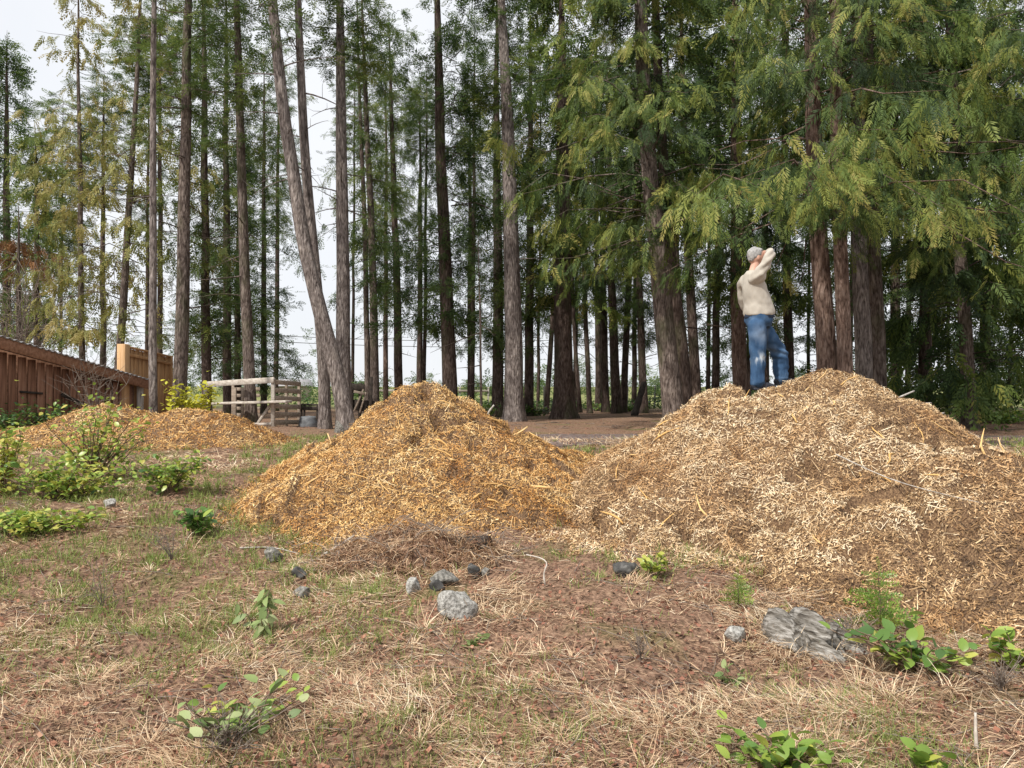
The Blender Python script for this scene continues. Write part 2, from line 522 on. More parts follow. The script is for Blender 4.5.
r3 = ramp_node(nt, [(.35, (.13, .15, .05)), (.6, (.24, .24, .10)), (.8, (.34, .31, .17))]); nt.links.new(n1.outputs['Fac'], r3.inputs['Fac'])
mx2 = nt.nodes.new('ShaderNodeMix'); mx2.data_type = 'RGBA'
nt.links.new(at.outputs['Fac'], mx2.inputs[0]); nt.links.new(mx.outputs[2], mx2.inputs[6]); nt.links.new(r3.outputs['Color'], mx2.inputs[7])
nt.links.new(mx2.outputs[2], b.inputs['Base Color'])
b.inputs['Roughness'].default_value = .95; b.inputs['Specular IOR Level'].default_value = .1
bump(nt, b, n2.outputs['Fac'], .8, .03)
M['soil'] = m
ground = mk('ground', np.stack([GX, GY, gz], -1), GF, M['soil'], tint=(ss(43, 60, GY)).ravel(), smooth=True)
ground['kind'] = 'structure'
ground['label'] = 'rough ground of soil, moss and dry litter under grass and trees'

# dirt track behind the piles, laid on the ground
M['track'] = m_noise('packed_dirt', [(.3, (.085, .06, .055)), (.5, (.14, .105, .095)), (.75, (.21, .165, .15))], 9, bumps=.6, dist=.02, detail=8)
tx = np.linspace(-1.5, 26, 120); tw = np.linspace(-1, 1, 14)
TX, TW = np.meshgrid(tx, tw)
cy = 15.3 + .9 * np.sin(TX * .22 + .6) - .25 * ss(3, 0, TX)
TY = cy + TW * (1.7 + .25 * vnoise(TX * .7, np.sign(TW) * 3, 0, 5))
tz = terrain(TX, TY) + .012 - .03 * np.exp(-((np.abs(TW) - .45) / .16) ** 2) * .25
ti = np.arange(TX.size).reshape(TX.shape)
TF = np.stack([ti[:-1, :-1], ti[:-1, 1:], ti[1:, 1:], ti[1:, :-1]], -1).reshape(-1, 4)
track = mk('dirt_track', np.stack([TX, TY, tz], -1), TF, M['track'], smooth=True)
track['kind'] = 'structure'; track['label'] = 'bare packed dirt track passing behind the chip piles'
# ------------------------------------------------------------------ foliage
def spray(kind, lod=0):
    K = []
    pairs, ln, wd, ang, drp = {('cedar', 0): (11, .27, .021, 38, .36), ('cedar', 1): (6, .30, .046, 38, .34),
                               ('fir', 0): (8, .25, .032, 55, .14), ('fir', 1): (8, .27, .030, 52, .18), ('fir', 2): (3, .36, .10, 50, .14)}[(kind, lod)]
    rg = np.random.default_rng(5 + lod)
    for i in range(pairs):
        t = .06 + .86 * i / (pairs - 1)
        for sd in (-1, 1):
            a = math.radians(ang + rg.uniform(-9, 9)); l = (ln * (1 - .6 * t) + .05) * rg.uniform(.75, 1.15)
            b = np.array((t + rg.uniform(-.03, .03), 0, -drp * t * t))
            d = np.array((math.cos(a), sd * math.sin(a), -.25 if kind == 'cedar' else rg.uniform(-.25, .35)))
            K.append((b, d, l))
    K.append((np.array((.84, 0, -drp * .7)), np.array((1, 0, -.5 * drp)), .26))
    V, F, T = [], [], []
    for b, d, l in K:
        p = np.array((-d[1], d[0], 0)); p = p / (np.linalg.norm(p) + 1e-9) * wd
        n = len(V)
        V += [b, b + d * l * .55 + p, b + d * l, b + d * l * .55 - p]
        T += [0, .4, 1, .4]
        F += [(n, n + 1, n + 2), (n, n + 2, n + 3)]
    return np.array(V), np.array(F), np.array(T)


SPRAYS = {(k, l): spray(k, l) for k, l in (('cedar', 0), ('cedar', 1), ('fir', 0), ('fir', 1), ('fir', 2))}


def scatter(proto, P, X, N, S, tint, tipboost=.12):
    V0, F0, T0 = proto
    X = nrm(X); Y = nrm(np.cross(N, X)); Z = np.cross(X, Y)
    V = P[:, None] + S[:, None, None] * (V0[None, :, :1] * X[:, None] + V0[None, :, 1:2] * Y[:, None] + V0[None, :, 2:] * Z[:, None])
    k = len(V0)
    F = F0[None] + (np.arange(len(P)) * k)[:, None, None]
    T = np.clip(tint[:, None] + tipboost * T0[None], 0, 1)
    return V.reshape(-1, 3), F.reshape(-1, F0.shape[1]), T.ravel()


def crown_mesh(rg, axis_fn, z0, z1, R, nb, ns, kind='fir', size=.4, tint=.4, spread=.16, droop=.25, lod=0, bare=.15, wood=None, bias=None, top=.25, lowfull=.7, hug=.16, outer=.20):
    """foliage arrays for one crown; limbs go to the MB 'wood'"""
    SP, SX, SN, SS_, ST = [], [], [], [], []
    up = np.array((0, 0, 1.))
    zs = np.sort(rg.uniform(0, 1, nb)); gap = rg.uniform(0, 50)
    for i in range(nb):
        u = zs[i] ** 1.1
        z = z0 + (z1 - z0) * u
        c = axis_fn(z)
        az = rg.uniform(0, 6.283)
        if bias is not None and rg.uniform() < bias[1]:
            az = bias[0] + rg.normal(0, .7)
        prof = (lowfull + (1 - lowfull) * min(1, u / .22)) if u < .22 else 1 - (1 - top) * (u - .22) / .78
        full = float(vnoise(z * .55 + gap, az * .8, 0, 3))            # whole sides of the crown are fuller or thinner
        L = R * prof * np.clip(rg.lognormal(-.28, .38) * (1 + .45 * full), .22, 1.45)
        short = rg.uniform() < hug
        if short:
            L = R * rg.uniform(.15, .42)
        d = np.array((math.cos(az), math.sin(az), 0)); p = np.array((-d[1], d[0], 0))
        rise = rg.normal(.08, .17) if kind == 'fir' else rg.normal(.10, .13)
        dr = droop * rg.uniform(.5, 1.7) * (1.5 if kind == 'cedar' else 1)
        bend = rg.normal(0, .2); kink = rg.normal(0, .05, 2)
        def curve(t):
            t = np.asarray(t)[..., None]
            dz = rise * t - dr * t * t + (.35 * dr * t ** 4 if kind == 'cedar' else 0) + kink[0] * np.sin(t * 7)
            return c + d * L * t + p * L * (bend * t * t + kink[1] * np.sin(t * 6)) + up * L * dz
        if wood is not None:
            tt = np.linspace(0, .97, 5)
            wood.tube(curve(tt), np.linspace(.008 + .005 * L, .003, 5), 3, cap=False)
        n = max(4, int(ns * rg.uniform(.6, 1.3) * (.35 if short else np.clip(.45 + .6 * L / R + .35 * full, .3, 1.6))))
        k = max(2, int(n / 5))
        # side boughs: the sprays sit on a few of them, leaving gaps between
        bt = bare + (1 - bare) * np.sort(rg.uniform(0, 1, k)) ** .8; bs = np.where(rg.uniform(0, 1, k) < .5, -1., 1.)
        bl = ((.42 if kind == 'cedar' else .30) * L * (1.15 - bt) + .12) * rg.uniform(.5, 1.25, k)
        j = rg.integers(0, k, n); q = rg.uniform(0, 1, n) ** .8
        t = bt[j]; side = bs[j]
        bd = d * .55 + p * side[:, None] * .85
        P = curve(t) + bd * (bl[j] * q)[:, None] + rg.normal(0, .045 if kind == 'cedar' else .03, (n, 3))
        if kind == 'cedar':
            P[:, 2] -= bl[j] * q * q * .6 + rg.uniform(0, .10, n)
            X = d * (.45 + .3 * rg.normal(0, 1, n))[:, None] + p * (side * rg.uniform(0, .8, n))[:, None] - up * rg.uniform(.45, 1.4, n)[:, None]
            N = d * rg.uniform(.0, 1.0, n)[:, None] + up * rg.uniform(.1, .9, n)[:, None] + rg.normal(0, .45, (n, 3))
        else:
            P[:, 2] -= bl[j] * q * q * .35
            X = bd * rg.uniform(.4, 1.1, n)[:, None] + rg.normal(0, .35, (n, 3)) - up * rg.uniform(-.1, .7, n)[:, None]
            N = up + rg.normal(0, .55, (n, 3))
        S = size * rg.uniform(.55, 1.35, n)
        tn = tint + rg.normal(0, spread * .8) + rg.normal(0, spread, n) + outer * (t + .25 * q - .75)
        SP.append(P); SX.append(X); SN.append(N); SS_.append(S); ST.append(tn)
    P, X, N, S, T = [np.concatenate(q) for q in (SP, SX, SN, SS_, ST)]
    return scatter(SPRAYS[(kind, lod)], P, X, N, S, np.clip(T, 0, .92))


def trunk_add(mb, rg, path, rad, n=14, flare=.5, base=None):
    """tapered trunk along path points (z increasing) with a flared, lobed foot"""
    path = np.asarray(path, float)
    h = path[:, 2] - path[0, 2]
    th = np.arange(n) * 2 * math.pi / n
    ph = rg.uniform(0, 6.28, 3)
    lob = .5 + .5 * np.cos(th[None] * 5 + ph[0] + .6 * np.sin(th[None] + ph[1]))
    fl = np.exp(-h / (rad[0] * 1.1 + .12))[:, None]
    wob = 1 + flare * fl * (.35 + .65 * lob) + .035 * np.cos(th[None] * 3 + ph[2] + h[:, None] * .4) + .03 * vnoise(np.cos(th)[None] * 3 + h[:, None] * 0, h[:, None] * 1.5 + 0 * th[None], np.sin(th)[None] * 3, int(ph[0] * 100))
    V, F = tube(path, rad, n, True, wob)
    mb.add(V, F)


def smooth_path(pts, ztop, rg, m=34, wob=.03):
    pts = np.asarray(pts, float)
    o = np.argsort(pts[:, 2]); pts = pts[o]
    last = pts[-1] - pts[-2] if len(pts) > 1 else np.array((0, 0, 1.))
    sl = last / max(last[2], 1e-3)
    if ztop > pts[-1][2] + .5:
        pts = np.concatenate([pts, [pts[-1] + sl * (ztop - pts[-1][2]) * np.array((.6, .6, 1))]])
    zb, zt = pts[0][2], pts[-1][2]
    z = zb + (zt - zb) * np.linspace(0, 1, m) ** 1.35
    def sm(a):
        zz = np.linspace(zb, zt, 200); v = np.interp(zz, pts[:, 2], a)
        k = 21; pad = np.concatenate([2 * v[0] - v[k // 2:0:-1], v, 2 * v[-1] - v[-2:-k // 2 - 1:-1]])
        v = np.convolve(pad, np.ones(k) / k, 'valid')[:200]
        return np.interp(z, zz, v)
    x, y = sm(pts[:, 0]), sm(pts[:, 1])
    s = int(rg.integers(1, 9999)); f = np.minimum(1, (z - zb) / 2)
    return np.stack([x + wob * f * vnoise(z * .45, 0 * z, 0, s), y + wob * f * vnoise(z * .45, 0 * z + 5, 0, s), z], -1)


def dead_limbs(mb, rg, path, rad, n, za, zb_, lmin=.5, lmax=1.8):
    for i in range(n):
        z = rg.uniform(za, zb_)
        c = np.array([np.interp(z, path[:, 2], path[:, k]) for k in range(3)]); c[2] = z
        az = rg.uniform(0, 6.28); L = rg.uniform(lmin, lmax)
        d = np.array((math.cos(az), math.sin(az), rg.uniform(-.35, .4)))
        t = np.linspace(0, 1, 6)[:, None]
        P = c + d * L * t + np.array((0, 0, 1.)) * (rg.uniform(-.35, .1) * L * t * t) + np.array((-d[1], d[0], 0)) * rg.normal(0, .15) * L * t * t
        mb.tube(P, np.linspace(.012 + .008 * L, .004, 6), 4, tint=.9, cap=False)
        for q in range(int(rg.integers(1, 4))):
            k = rg.uniform(.35, .9); b = c + d * L * k
            b = np.array([np.interp(k, t[:, 0], P[:, a]) for a in range(3)])
            e = b + (d * .35 + rg.normal(0, .35, 3)) * L * .45
            mb.tube(np.stack([b, (b + e) / 2 + rg.normal(0, .03, 3), e]), (.008, .006, .003), 3, tint=.9, cap=False)


SHARED = {}
GROVE = 'conifers standing in the grove'


def library_crown(kind, pointed, dense, light, var):
    """crowns of the trees at the back, shared between look-alikes: 13 m tall, 2.5 m in radius"""
    key = (kind, pointed, dense, light, var)
    if key not in SHARED:
        rg = np.random.default_rng(hash_str(str(key)))
        wd = MB()
        V, F, T = crown_mesh(rg, lambda z: np.array((0, 0, z)), .0, 13.0, 2.5, (150 if dense else 96) if kind == 'fir' else 130, 34 if kind == 'fir' else 36, kind, .48, .50 if light else .30, .16,
                             droop=.3, lod=1, wood=wd, top=.05 if pointed else .5, lowfull=.7, hug=.42)
        n = len(V); Vw = np.concatenate(wd.V); Fw = [np.concatenate(f) + n for f in wd.F.values()]
        mi = np.concatenate([np.zeros(len(F))] + [np.ones(len(f)) for f in Fw])
        o = mk('crown', np.concatenate([V, Vw]), [F] + Fw, [M[kind], M['bark_dark']], tint=np.concatenate([T, np.full(len(Vw), .5)]), mi=mi, link=False)
        SHARED[key] = o.data; bpy.data.objects.remove(o)
    return SHARED[key]


def plant_tree(name, label, bark, stems, D, crown, group=GROVE, ztop=18.0, dead=0, deadz=(2, 8), seed=None, flare=.5, cat='tree', sides=14):
    """stems: list of (pixel path from foot upward, width in pixels near the foot, depth offset)"""
    rg = np.random.default_rng(abs(hash_str(label)) % 100000 if seed is None else seed)
    p0 = pix(stems[0][0][0][0], stems[0][0][0][1], D)
    org = ground_pt(p0[0], D)
    t = thing(name, label, cat, org, 0, group)
    wood = MB(); paths = []
    for pts, w, dd in stems:
        wp = np.array([pix(a, b_, D + dd) for a, b_ in pts])
        wp[0, 2] = min(float(terrain(wp[0, 0], D + dd)), wp[1, 2] - .2 if len(wp) > 1 else 99) - .12
        if len(wp) == 1:
            wp = np.concatenate([wp, wp + [[0, 0, 4.]]])
        wp = wp - org
        P = smooth_path(wp, ztop, rg)
        r0 = w / 2 / FPX * (D + dd)
        h = (P[:, 2] - P[0, 2]) / (P[-1, 2] - P[0, 2])
        R = r0 * .88 * (1.04 - .62 * h - .40 * h ** 4)
        trunk_add(wood, rg, P, R, sides, flare)
        paths.append((P, R))
    P, R = paths[0]
    if dead:
        for q in range(len(paths)):
            dead_limbs(wood, rg, paths[q][0], None, max(1, dead // len(paths)), deadz[0], deadz[1])
    crown = dict(crown) if crown else None
    if crown and 'mat' not in crown and (crown.get('lod') or (crown['kind'] == 'fir' and D > 21.4 and crown['nb'] > 20)):
        za = float(pix(0, crown['y0'], D)[2] - org[2]); zc = crown.get('z1', ztop - .3)
        kind = crown['kind']; pointed = crown.get('top', .25) < .2; dense = crown['nb'] / max(zc - za, 1) > 6.4
        me = library_crown(kind, pointed, dense, int(crown['tint'] > .405), int(hash_str(str(D)) % 2) if kind == 'fir' and not dense and crown['tint'] > .405 else 0)
        o = ob('crown', me, t)
        a = np.array([np.interp(za, P[:, 2], P[:, k]) for k in range(2)]); b_ = np.array([np.interp(zc, P[:, 2], P[:, k]) for k in range(2)])
        sl = (b_ - a) / (zc - za)
        o.location = (a[0], a[1], za); o.scale = (crown['R'] / 2.5, crown['R'] / 2.5, (zc - za) / 13.0)
        o.rotation_euler = (-math.atan(sl[1]), math.atan(sl[0]), rg.uniform(0, 6.28))
        crown = None
    if crown:
        ck = crown.pop('mat', None)
        kind = crown.get('kind', 'fir')
        fol = M[ck or kind]
        if 'y0' in crown:
            crown['z0'] = float(pix(0, crown.pop('y0'), D)[2] - org[2])
        crown.setdefault('z1', ztop - .3)
        Vs, Fs, Ts, n = [], [], [], 0
        for q, (P, R) in enumerate(paths):
            ax = lambda z, P=P: np.array((np.interp(z, P[:, 2], P[:, 0]), np.interp(z, P[:, 2], P[:, 1]), z))
            V, F, T = crown_mesh(rg, ax, wood=wood, **crown)
            Vs.append(V); Fs.append(F + n); Ts.append(T); n += len(V)
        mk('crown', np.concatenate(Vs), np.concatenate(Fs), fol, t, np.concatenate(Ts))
    wood.build('trunk', M[bark], t, smooth=True)
    return t


def hash_str(s):
    h = 0
    for ch in s:
        h = (h * 31 + ord(ch)) & 0x7fffffff
    return h


def C(kind, y0, R, nb, ns, size=.38, tint=.4, **k):
    return dict(kind=kind, y0=y0, R=R, nb=nb, ns=ns, size=size, tint=tint, **k)


# -- left side
plant_tree('fir_tree', 'distant dark conical fir at the far left edge, its pointed tip against the sky', 'bark_dark', [([(6, 400), (7, 30)], 10, 0)], 50,
           C('fir', 330, 4.6, 210, 18, .95, .34, mat='fir', lod=1, top=.04, droop=.2, hug=.05), ztop=25.0)
plant_tree('cedar_tree', 'light green bushy cedar below the dark pointed fir at the left edge', 'bark_dark', [([(38, 400), (36, 150)], 8, 0)], 42,
           C('cedar', 330, 3.0, 130, 20, .6, .55, mat='cedar', lod=1, top=.15), ztop=15.5)
plant_tree('cedar_tree', 'thin golden-leaved tree rising behind the low end of the shed roof', 'bark_brown', [([(84, 402), (81, 260), (78, 60)], 7, 0)], 29,
           C('cedar', 335, 2.5, 110, 24, .42, .62, mat='gold', bare=.3, lod=1), dead=6, deadz=(2, 8))
plant_tree('cedar_tree', 'slender dark tree with golden drooping boughs, just behind the new cedar fence post', 'bark_brown', [([(114, 404), (122, 330), (129, 215), (138, 50)], 9, 0)], 27,
           C('cedar', 320, 2.7, 110, 24, .42, .5, mat='gold', bare=.35, lod=1), dead=10, deadz=(2.5, 9))
plant_tree('fir_tree', 'slim straight grey pole of a tree in front of the new cedar fence panel', 'bark_grey', [([(154, 417), (153, 200), (154, 0)], 9, 0)], 19.3,
           C('fir', 30, 2.0, 30, 20, .4, .45), dead=5, deadz=(5, 11), flare=.25)
plant_tree('fir_tree', 'stout brown trunk just past the fence panel, above the yellow bush', 'bark_brown', [([(178, 410), (183, 300), (185, 160), (188, 0)], 16, 0)], 22.5,
           C('fir', 150, 2.1, 46, 20, .42, .42), dead=12, deadz=(3, 10))
plant_tree('fir_tree', 'fir with foliage down its trunk, between the stout brown trunk and the pallet bin', 'bark_dark', [([(207, 402), (205, 200), (203, 0)], 11, 0)], 28,
           C('fir', 350, 2.1, 130, 20, .44, .42), dead=5)
plant_tree('fir_tree', 'dark fir half hidden in its own foliage behind the left end of the pallet bin', 'bark_dark', [([(228, 402), (226, 200), (226, 0)], 10, 0)], 31,
           C('fir', 360, 2.5, 80, 20, .5, .4, lod=1))
plant_tree('fir_tree', 'bare grey-brown trunk rising through the middle of the pallet bin', 'bark_brown', [([(252, 424), (248, 340), (244, 220), (238, 60)], 13, 0)], 22.6,
           C('fir', 150, 1.8, 44, 18, .42, .42), dead=12, deadz=(3, 10))
# -- the leaning pair and the straight trunk beside them
plant_tree('fir_tree', 'big grey trunk with rough bark leaning strongly to the left, beside the middle chip pile', 'bark_grey',
           [([(348, 424), (341, 385), (322, 318), (302, 235), (285, 125), (272, 0)], 18, 0)], 20, C('fir', -10, 2.6, 34, 20, .42, .42), dead=10, deadz=(6, 12), sides=18)
plant_tree('fir_tree', 'second grey trunk behind the leaning one, curving up to the left from the same spot', 'bark_grey',
           [([(325, 424), (325, 365), (316, 275), (306, 170), (299, 20)], 13.5, 0)], 20.7, C('fir', 60, 2.4, 32, 20, .42, .42), dead=8, deadz=(6, 12), sides=16)
plant_tree('fir_tree', 'straight smooth grey trunk directly behind the foot of the leaning tree', 'bark_grey',
           [([(344, 415), (342, 250), (341, 100), (340, -40)], 17, 0)], 23.5, C('fir', 70, 2.6, 38, 20, .42, .42), dead=12, deadz=(6, 12), sides=16)
# -- middle
plant_tree('fir_tree', 'twin-stemmed tree seen just right of the straight smooth grey trunk', 'bark_brown', [([(375, 406), (372, 250), (363, 40)], 10, 0), ([(368, 404), (366, 250), (358, 40)], 7, .4)], 30,
           C('fir', 305, 2.0, 130, 18, .48, .45, lod=1), dead=5)
plant_tree('fir_tree', 'thin reddish pole-like tree behind the peak of the middle chip pile', 'bark_red', [([(386, 402), (386, 200)], 6, 0)], 38,
           C('fir', 300, 1.4, 120, 16, .55, .42, lod=1), dead=4)
plant_tree('fir_tree', 'dark narrow fir with green boughs above the middle chip pile peak', 'bark_dark', [([(399, 402), (396, 250), (389, 40)], 10, 0)], 34,
           C('fir', 305, 2.0, 130, 18, .52, .45, lod=1), dead=4)
plant_tree('fir_tree', 'dark straight fir behind the right shoulder of the middle chip pile', 'bark_dark', [([(451, 404), (446, 300), (439, 100), (436, -30)], 17, 0)], 26,
           C('fir', 330, 2.3, 130, 20, .44, .38, lod=1), dead=14, deadz=(2.5, 7))
plant_tree('young_tree', 'very thin bare sapling standing alone behind the middle chip pile', 'bark_brown', [([(481, 420), (481, 330), (479, 270)], 3.4, 0)], 24.5,
           C('fir', 285, .8, 8, 5, .3, .4), ztop=6.2, dead=6, deadz=(1.2, 5), flare=.2, sides=8)
plant_tree('fir_tree', 'mossy dark fir just left of the rough grey-brown trunk in the middle', 'bark_dark', [([(498, 404), (497, 200)], 13, 0)], 31,
           C('fir', 350, 2.1, 130, 20, .5, .38, lod=1), dead=6)
plant_tree('fir_tree', 'rough grey-brown trunk in the middle, sharply lit, with flared foot', 'bark_grey', [([(514, 422), (513, 300), (509, 150), (501, -20)], 21, 0)], 25.5,
           C('fir', 110, 2.4, 46, 20, .44, .42), dead=12, deadz=(4, 10), flare=.7, sides=18)
plant_tree('fir_tree', 'dark trunk close behind the rough grey-brown middle trunk, to its right', 'bark_dark', [([(529, 404), (530, 200)], 11, 0)], 33,
           C('fir', 330, 1.7, 120, 18, .52, .4, lod=1), dead=5)
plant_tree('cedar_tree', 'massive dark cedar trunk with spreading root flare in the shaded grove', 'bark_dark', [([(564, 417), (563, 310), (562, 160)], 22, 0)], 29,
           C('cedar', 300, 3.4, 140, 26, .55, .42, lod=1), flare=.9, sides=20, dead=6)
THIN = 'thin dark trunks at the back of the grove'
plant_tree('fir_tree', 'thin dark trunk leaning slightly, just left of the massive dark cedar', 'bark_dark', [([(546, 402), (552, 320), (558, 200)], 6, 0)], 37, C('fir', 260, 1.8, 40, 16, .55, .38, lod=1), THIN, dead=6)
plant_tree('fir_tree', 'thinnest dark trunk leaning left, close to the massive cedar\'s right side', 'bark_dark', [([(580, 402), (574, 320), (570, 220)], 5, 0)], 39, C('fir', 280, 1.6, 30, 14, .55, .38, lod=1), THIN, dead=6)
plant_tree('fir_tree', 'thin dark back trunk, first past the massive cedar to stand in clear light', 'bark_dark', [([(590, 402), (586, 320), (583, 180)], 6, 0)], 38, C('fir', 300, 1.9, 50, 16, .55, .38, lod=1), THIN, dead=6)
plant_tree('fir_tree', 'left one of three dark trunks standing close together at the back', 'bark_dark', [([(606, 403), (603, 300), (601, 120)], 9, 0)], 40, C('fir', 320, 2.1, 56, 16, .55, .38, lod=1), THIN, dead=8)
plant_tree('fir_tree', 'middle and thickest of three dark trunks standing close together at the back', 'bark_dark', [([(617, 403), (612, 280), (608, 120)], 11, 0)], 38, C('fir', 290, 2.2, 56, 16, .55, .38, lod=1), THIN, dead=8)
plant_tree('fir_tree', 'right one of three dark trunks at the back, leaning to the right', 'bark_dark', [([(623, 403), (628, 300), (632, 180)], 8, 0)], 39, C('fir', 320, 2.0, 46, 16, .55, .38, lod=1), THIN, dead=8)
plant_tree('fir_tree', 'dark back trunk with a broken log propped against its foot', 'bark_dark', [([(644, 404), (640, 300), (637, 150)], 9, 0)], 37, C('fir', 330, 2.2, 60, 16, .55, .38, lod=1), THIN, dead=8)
# -- leaning cedar left of the man
plant_tree('cedar_tree', 'reddish furrowed cedar leaning left at the edge of the big chip pile, olive boughs above', 'bark_brown',
           [([(676, 432), (669, 372), (657, 255), (649, 170), (640, 0)], 23, 0)], 19.3,
           C('cedar', 270, 3.0, 78, 60, .40, .38, z1=13.2, outer=.68, bias=(math.radians(205), .35), bare=.25, lowfull=.9), dead=8, deadz=(4, 7), flare=.6, sides=20)
plant_tree('cedar_tree', 'darker trunk pressed close behind the leaning reddish cedar', 'bark_dark', [([(689, 426), (680, 340), (668, 230), (660, 120)], 15, 0)], 21,
           C('cedar', 200, 3.2, 100, 24, .5, .34, lod=1), dead=4, sides=16)
plant_tree('fir_tree', 'thin trunk between the leaning reddish cedar and the man, tilting left', 'bark_dark', [([(683, 404), (677, 260), (671, 150)], 7, 0)], 33, C('fir', 215, 2.0, 46, 16, .5, .38, lod=1), dead=5)
plant_tree('fir_tree', 'dark straight trunk standing clear just left of the man', 'bark_dark', [([(697, 406), (690, 290), (685, 170)], 12, 0)], 29, C('fir', 225, 2.6, 64, 18, .5, .38, lod=1), dead=8)
plant_tree('cedar_tree', 'dark red trunk directly behind the man\'s back', 'bark_red', [([(741, 410), (738, 290), (736, 150)], 17, 0)], 25, C('cedar', 275, 3.2, 120, 26, .52, .36, lod=1), dead=4)
plant_tree('fir_tree', 'dark trunk seen just in front of the man, to the right of his legs', 'bark_dark', [([(790, 408), (787, 290), (785, 150)], 11, 0)], 28, C('fir', 330, 2.6, 92, 18, .5, .34, lod=1), dead=4)
# -- the big cedar clump behind the big pile
plant_tree('cedar_tree', 'big twin-trunked red cedar rising behind the top of the big chip pile', 'bark_red',
           [([(830, 432), (824, 320), (818, 230), (812, 60)], 22, 0), ([(848, 434), (842, 320), (838, 220), (836, 60)], 17, -.35)], 17,
           C('cedar', 215, 4.4, 66, 58, .41, .35, z1=12.6, outer=.72, bias=(math.radians(265), .45), bare=.3, lowfull=.95), sides=20, flare=.5)
plant_tree('fir_tree', 'pale grey trunk standing right behind the big red cedar', 'bark_grey', [([(866, 428), (861, 300), (858, 120)], 19, 0)], 19.5, C('cedar', 170, 3.0, 100, 26, .5, .42, lod=1), sides=16)
plant_tree('cedar_tree', 'dark brown trunk just right of the pale grey one behind the big pile', 'bark_brown', [([(880, 428), (876, 300), (870, 120)], 17, 0)], 20.5, C('cedar', 180, 3.2, 100, 26, .5, .38, lod=1), sides=16)
plant_tree('cedar_tree', 'bright green cedar at the right edge with boughs hanging toward the big chip pile', 'bark_brown', [([(1048, 440), (1044, 300), (1040, 120)], 20, 0)], 17.5,
           C('cedar', 250, 4.7, 80, 66, .40, .33, z1=12.6, outer=.72, bias=(math.radians(245), .45), bare=.3, lowfull=.9), sides=16)
plant_tree('cedar_tree', 'cedar trunk with flared foot in deep shade beyond the right slope of the big pile', 'bark_brown', [([(970, 430), (966, 340), (958, 220)], 15, 0)], 20.5,
           C('cedar', 372, 3.0, 150, 30, .42, .30, lod=1), flare=.8, sides=16)
plant_tree('cedar_tree', 'dense dark green cedar with boughs hanging nearly to the ground, right of the twin cedar', 'bark_dark', [([(926, 412), (925, 250)], 15, 0)], 25,
           C('cedar', 385, 3.4, 150, 30, .52, .26, lod=1))
plant_tree('cedar_tree', 'dark cedar in the deep shade with foliage to the ground, farthest right behind the track', 'bark_dark', [([(1040, 414), (1038, 250)], 15, 0)], 27,
           C('cedar', 380, 4.2, 150, 28, .58, .26, lod=1))
plant_tree('fir_tree', 'dark back fir filling the gap between the pale trunk and the dense dark cedar', 'bark_dark', [([(896, 404), (896, 200)], 12, 0)], 33,
           C('fir', 350, 3.0, 110, 20, .6, .32, lod=1))
plant_tree('fir_tree', 'dark back fir seen between the dense dark cedar and the right edge', 'bark_dark', [([(985, 404), (985, 200)], 12, 0)], 34,
           C('fir', 360, 3.4, 120, 22, .62, .32, lod=1))
plant_tree('fir_tree', 'dark back fir whose foliage shows between the man and the big red cedar', 'bark_dark', [([(765, 404), (765, 200)], 10, 0)], 35,
           C('fir', 345, 3.2, 110, 20, .6, .33, lod=1))
plant_tree('fir_tree', 'tall fir whose boughs fill the top of the view above the leaning reddish cedar', 'bark_dark', [([(715, 404), (718, 200)], 9, 0)], 36,
           C('fir', 190, 3.4, 90, 20, .62, .36, lod=1))
# -- filling the canopy behind the left half
plant_tree('fir_tree', 'fir at the back, its fine foliage showing between the two left golden trees', 'bark_dark', [([(103, 402), (103, 200)], 7, 0)], 40,
           C('fir', 200, 2.6, 70, 18, .6, .45, lod=1))
plant_tree('fir_tree', 'dense green fir low behind the pallet bin, left of the bare middle trunk', 'bark_dark', [([(238, 402), (238, 300)], 8, 0)], 36,
           C('fir', 385, 3.0, 90, 22, .62, .40, lod=1, top=.15), ztop=13)
plant_tree('fir_tree', 'green fir whose boughs hang between the bare bin trunk and the leaning tree', 'bark_dark', [([(264, 402), (264, 300)], 7, 0)], 38,
           C('fir', 345, 2.4, 60, 18, .6, .46, lod=1, top=.4))
plant_tree('fir_tree', 'fir at the back whose boughs show above the twin-stemmed tree', 'bark_dark', [([(420, 402), (420, 200)], 7, 0)], 41,
           C('fir', 150, 1.9, 56, 18, .65, .45, lod=1))
plant_tree('fir_tree', 'fir at the back whose foliage fills between the dark straight fir and the mossy one', 'bark_dark', [([(470, 402), (470, 200)], 7, 0)], 42,
           C('fir', 260, 1.9, 76, 18, .65, .42, lod=1))
plant_tree('fir_tree', 'back fir with green foliage above and left of the leaning olive cedar', 'bark_dark', [([(598, 402), (596, 100)], 7, 0)], 44,
           C('fir', 160, 3.4, 66, 18, .7, .42, lod=1), ztop=22)
plant_tree('fir_tree', 'back fir with fine foliage across the top, over the slim grey pole', 'bark_dark', [([(160, 402), (160, 100)], 7, 0)], 43,
           C('fir', 100, 3.2, 50, 16, .65, .46, lod=1), ztop=23)

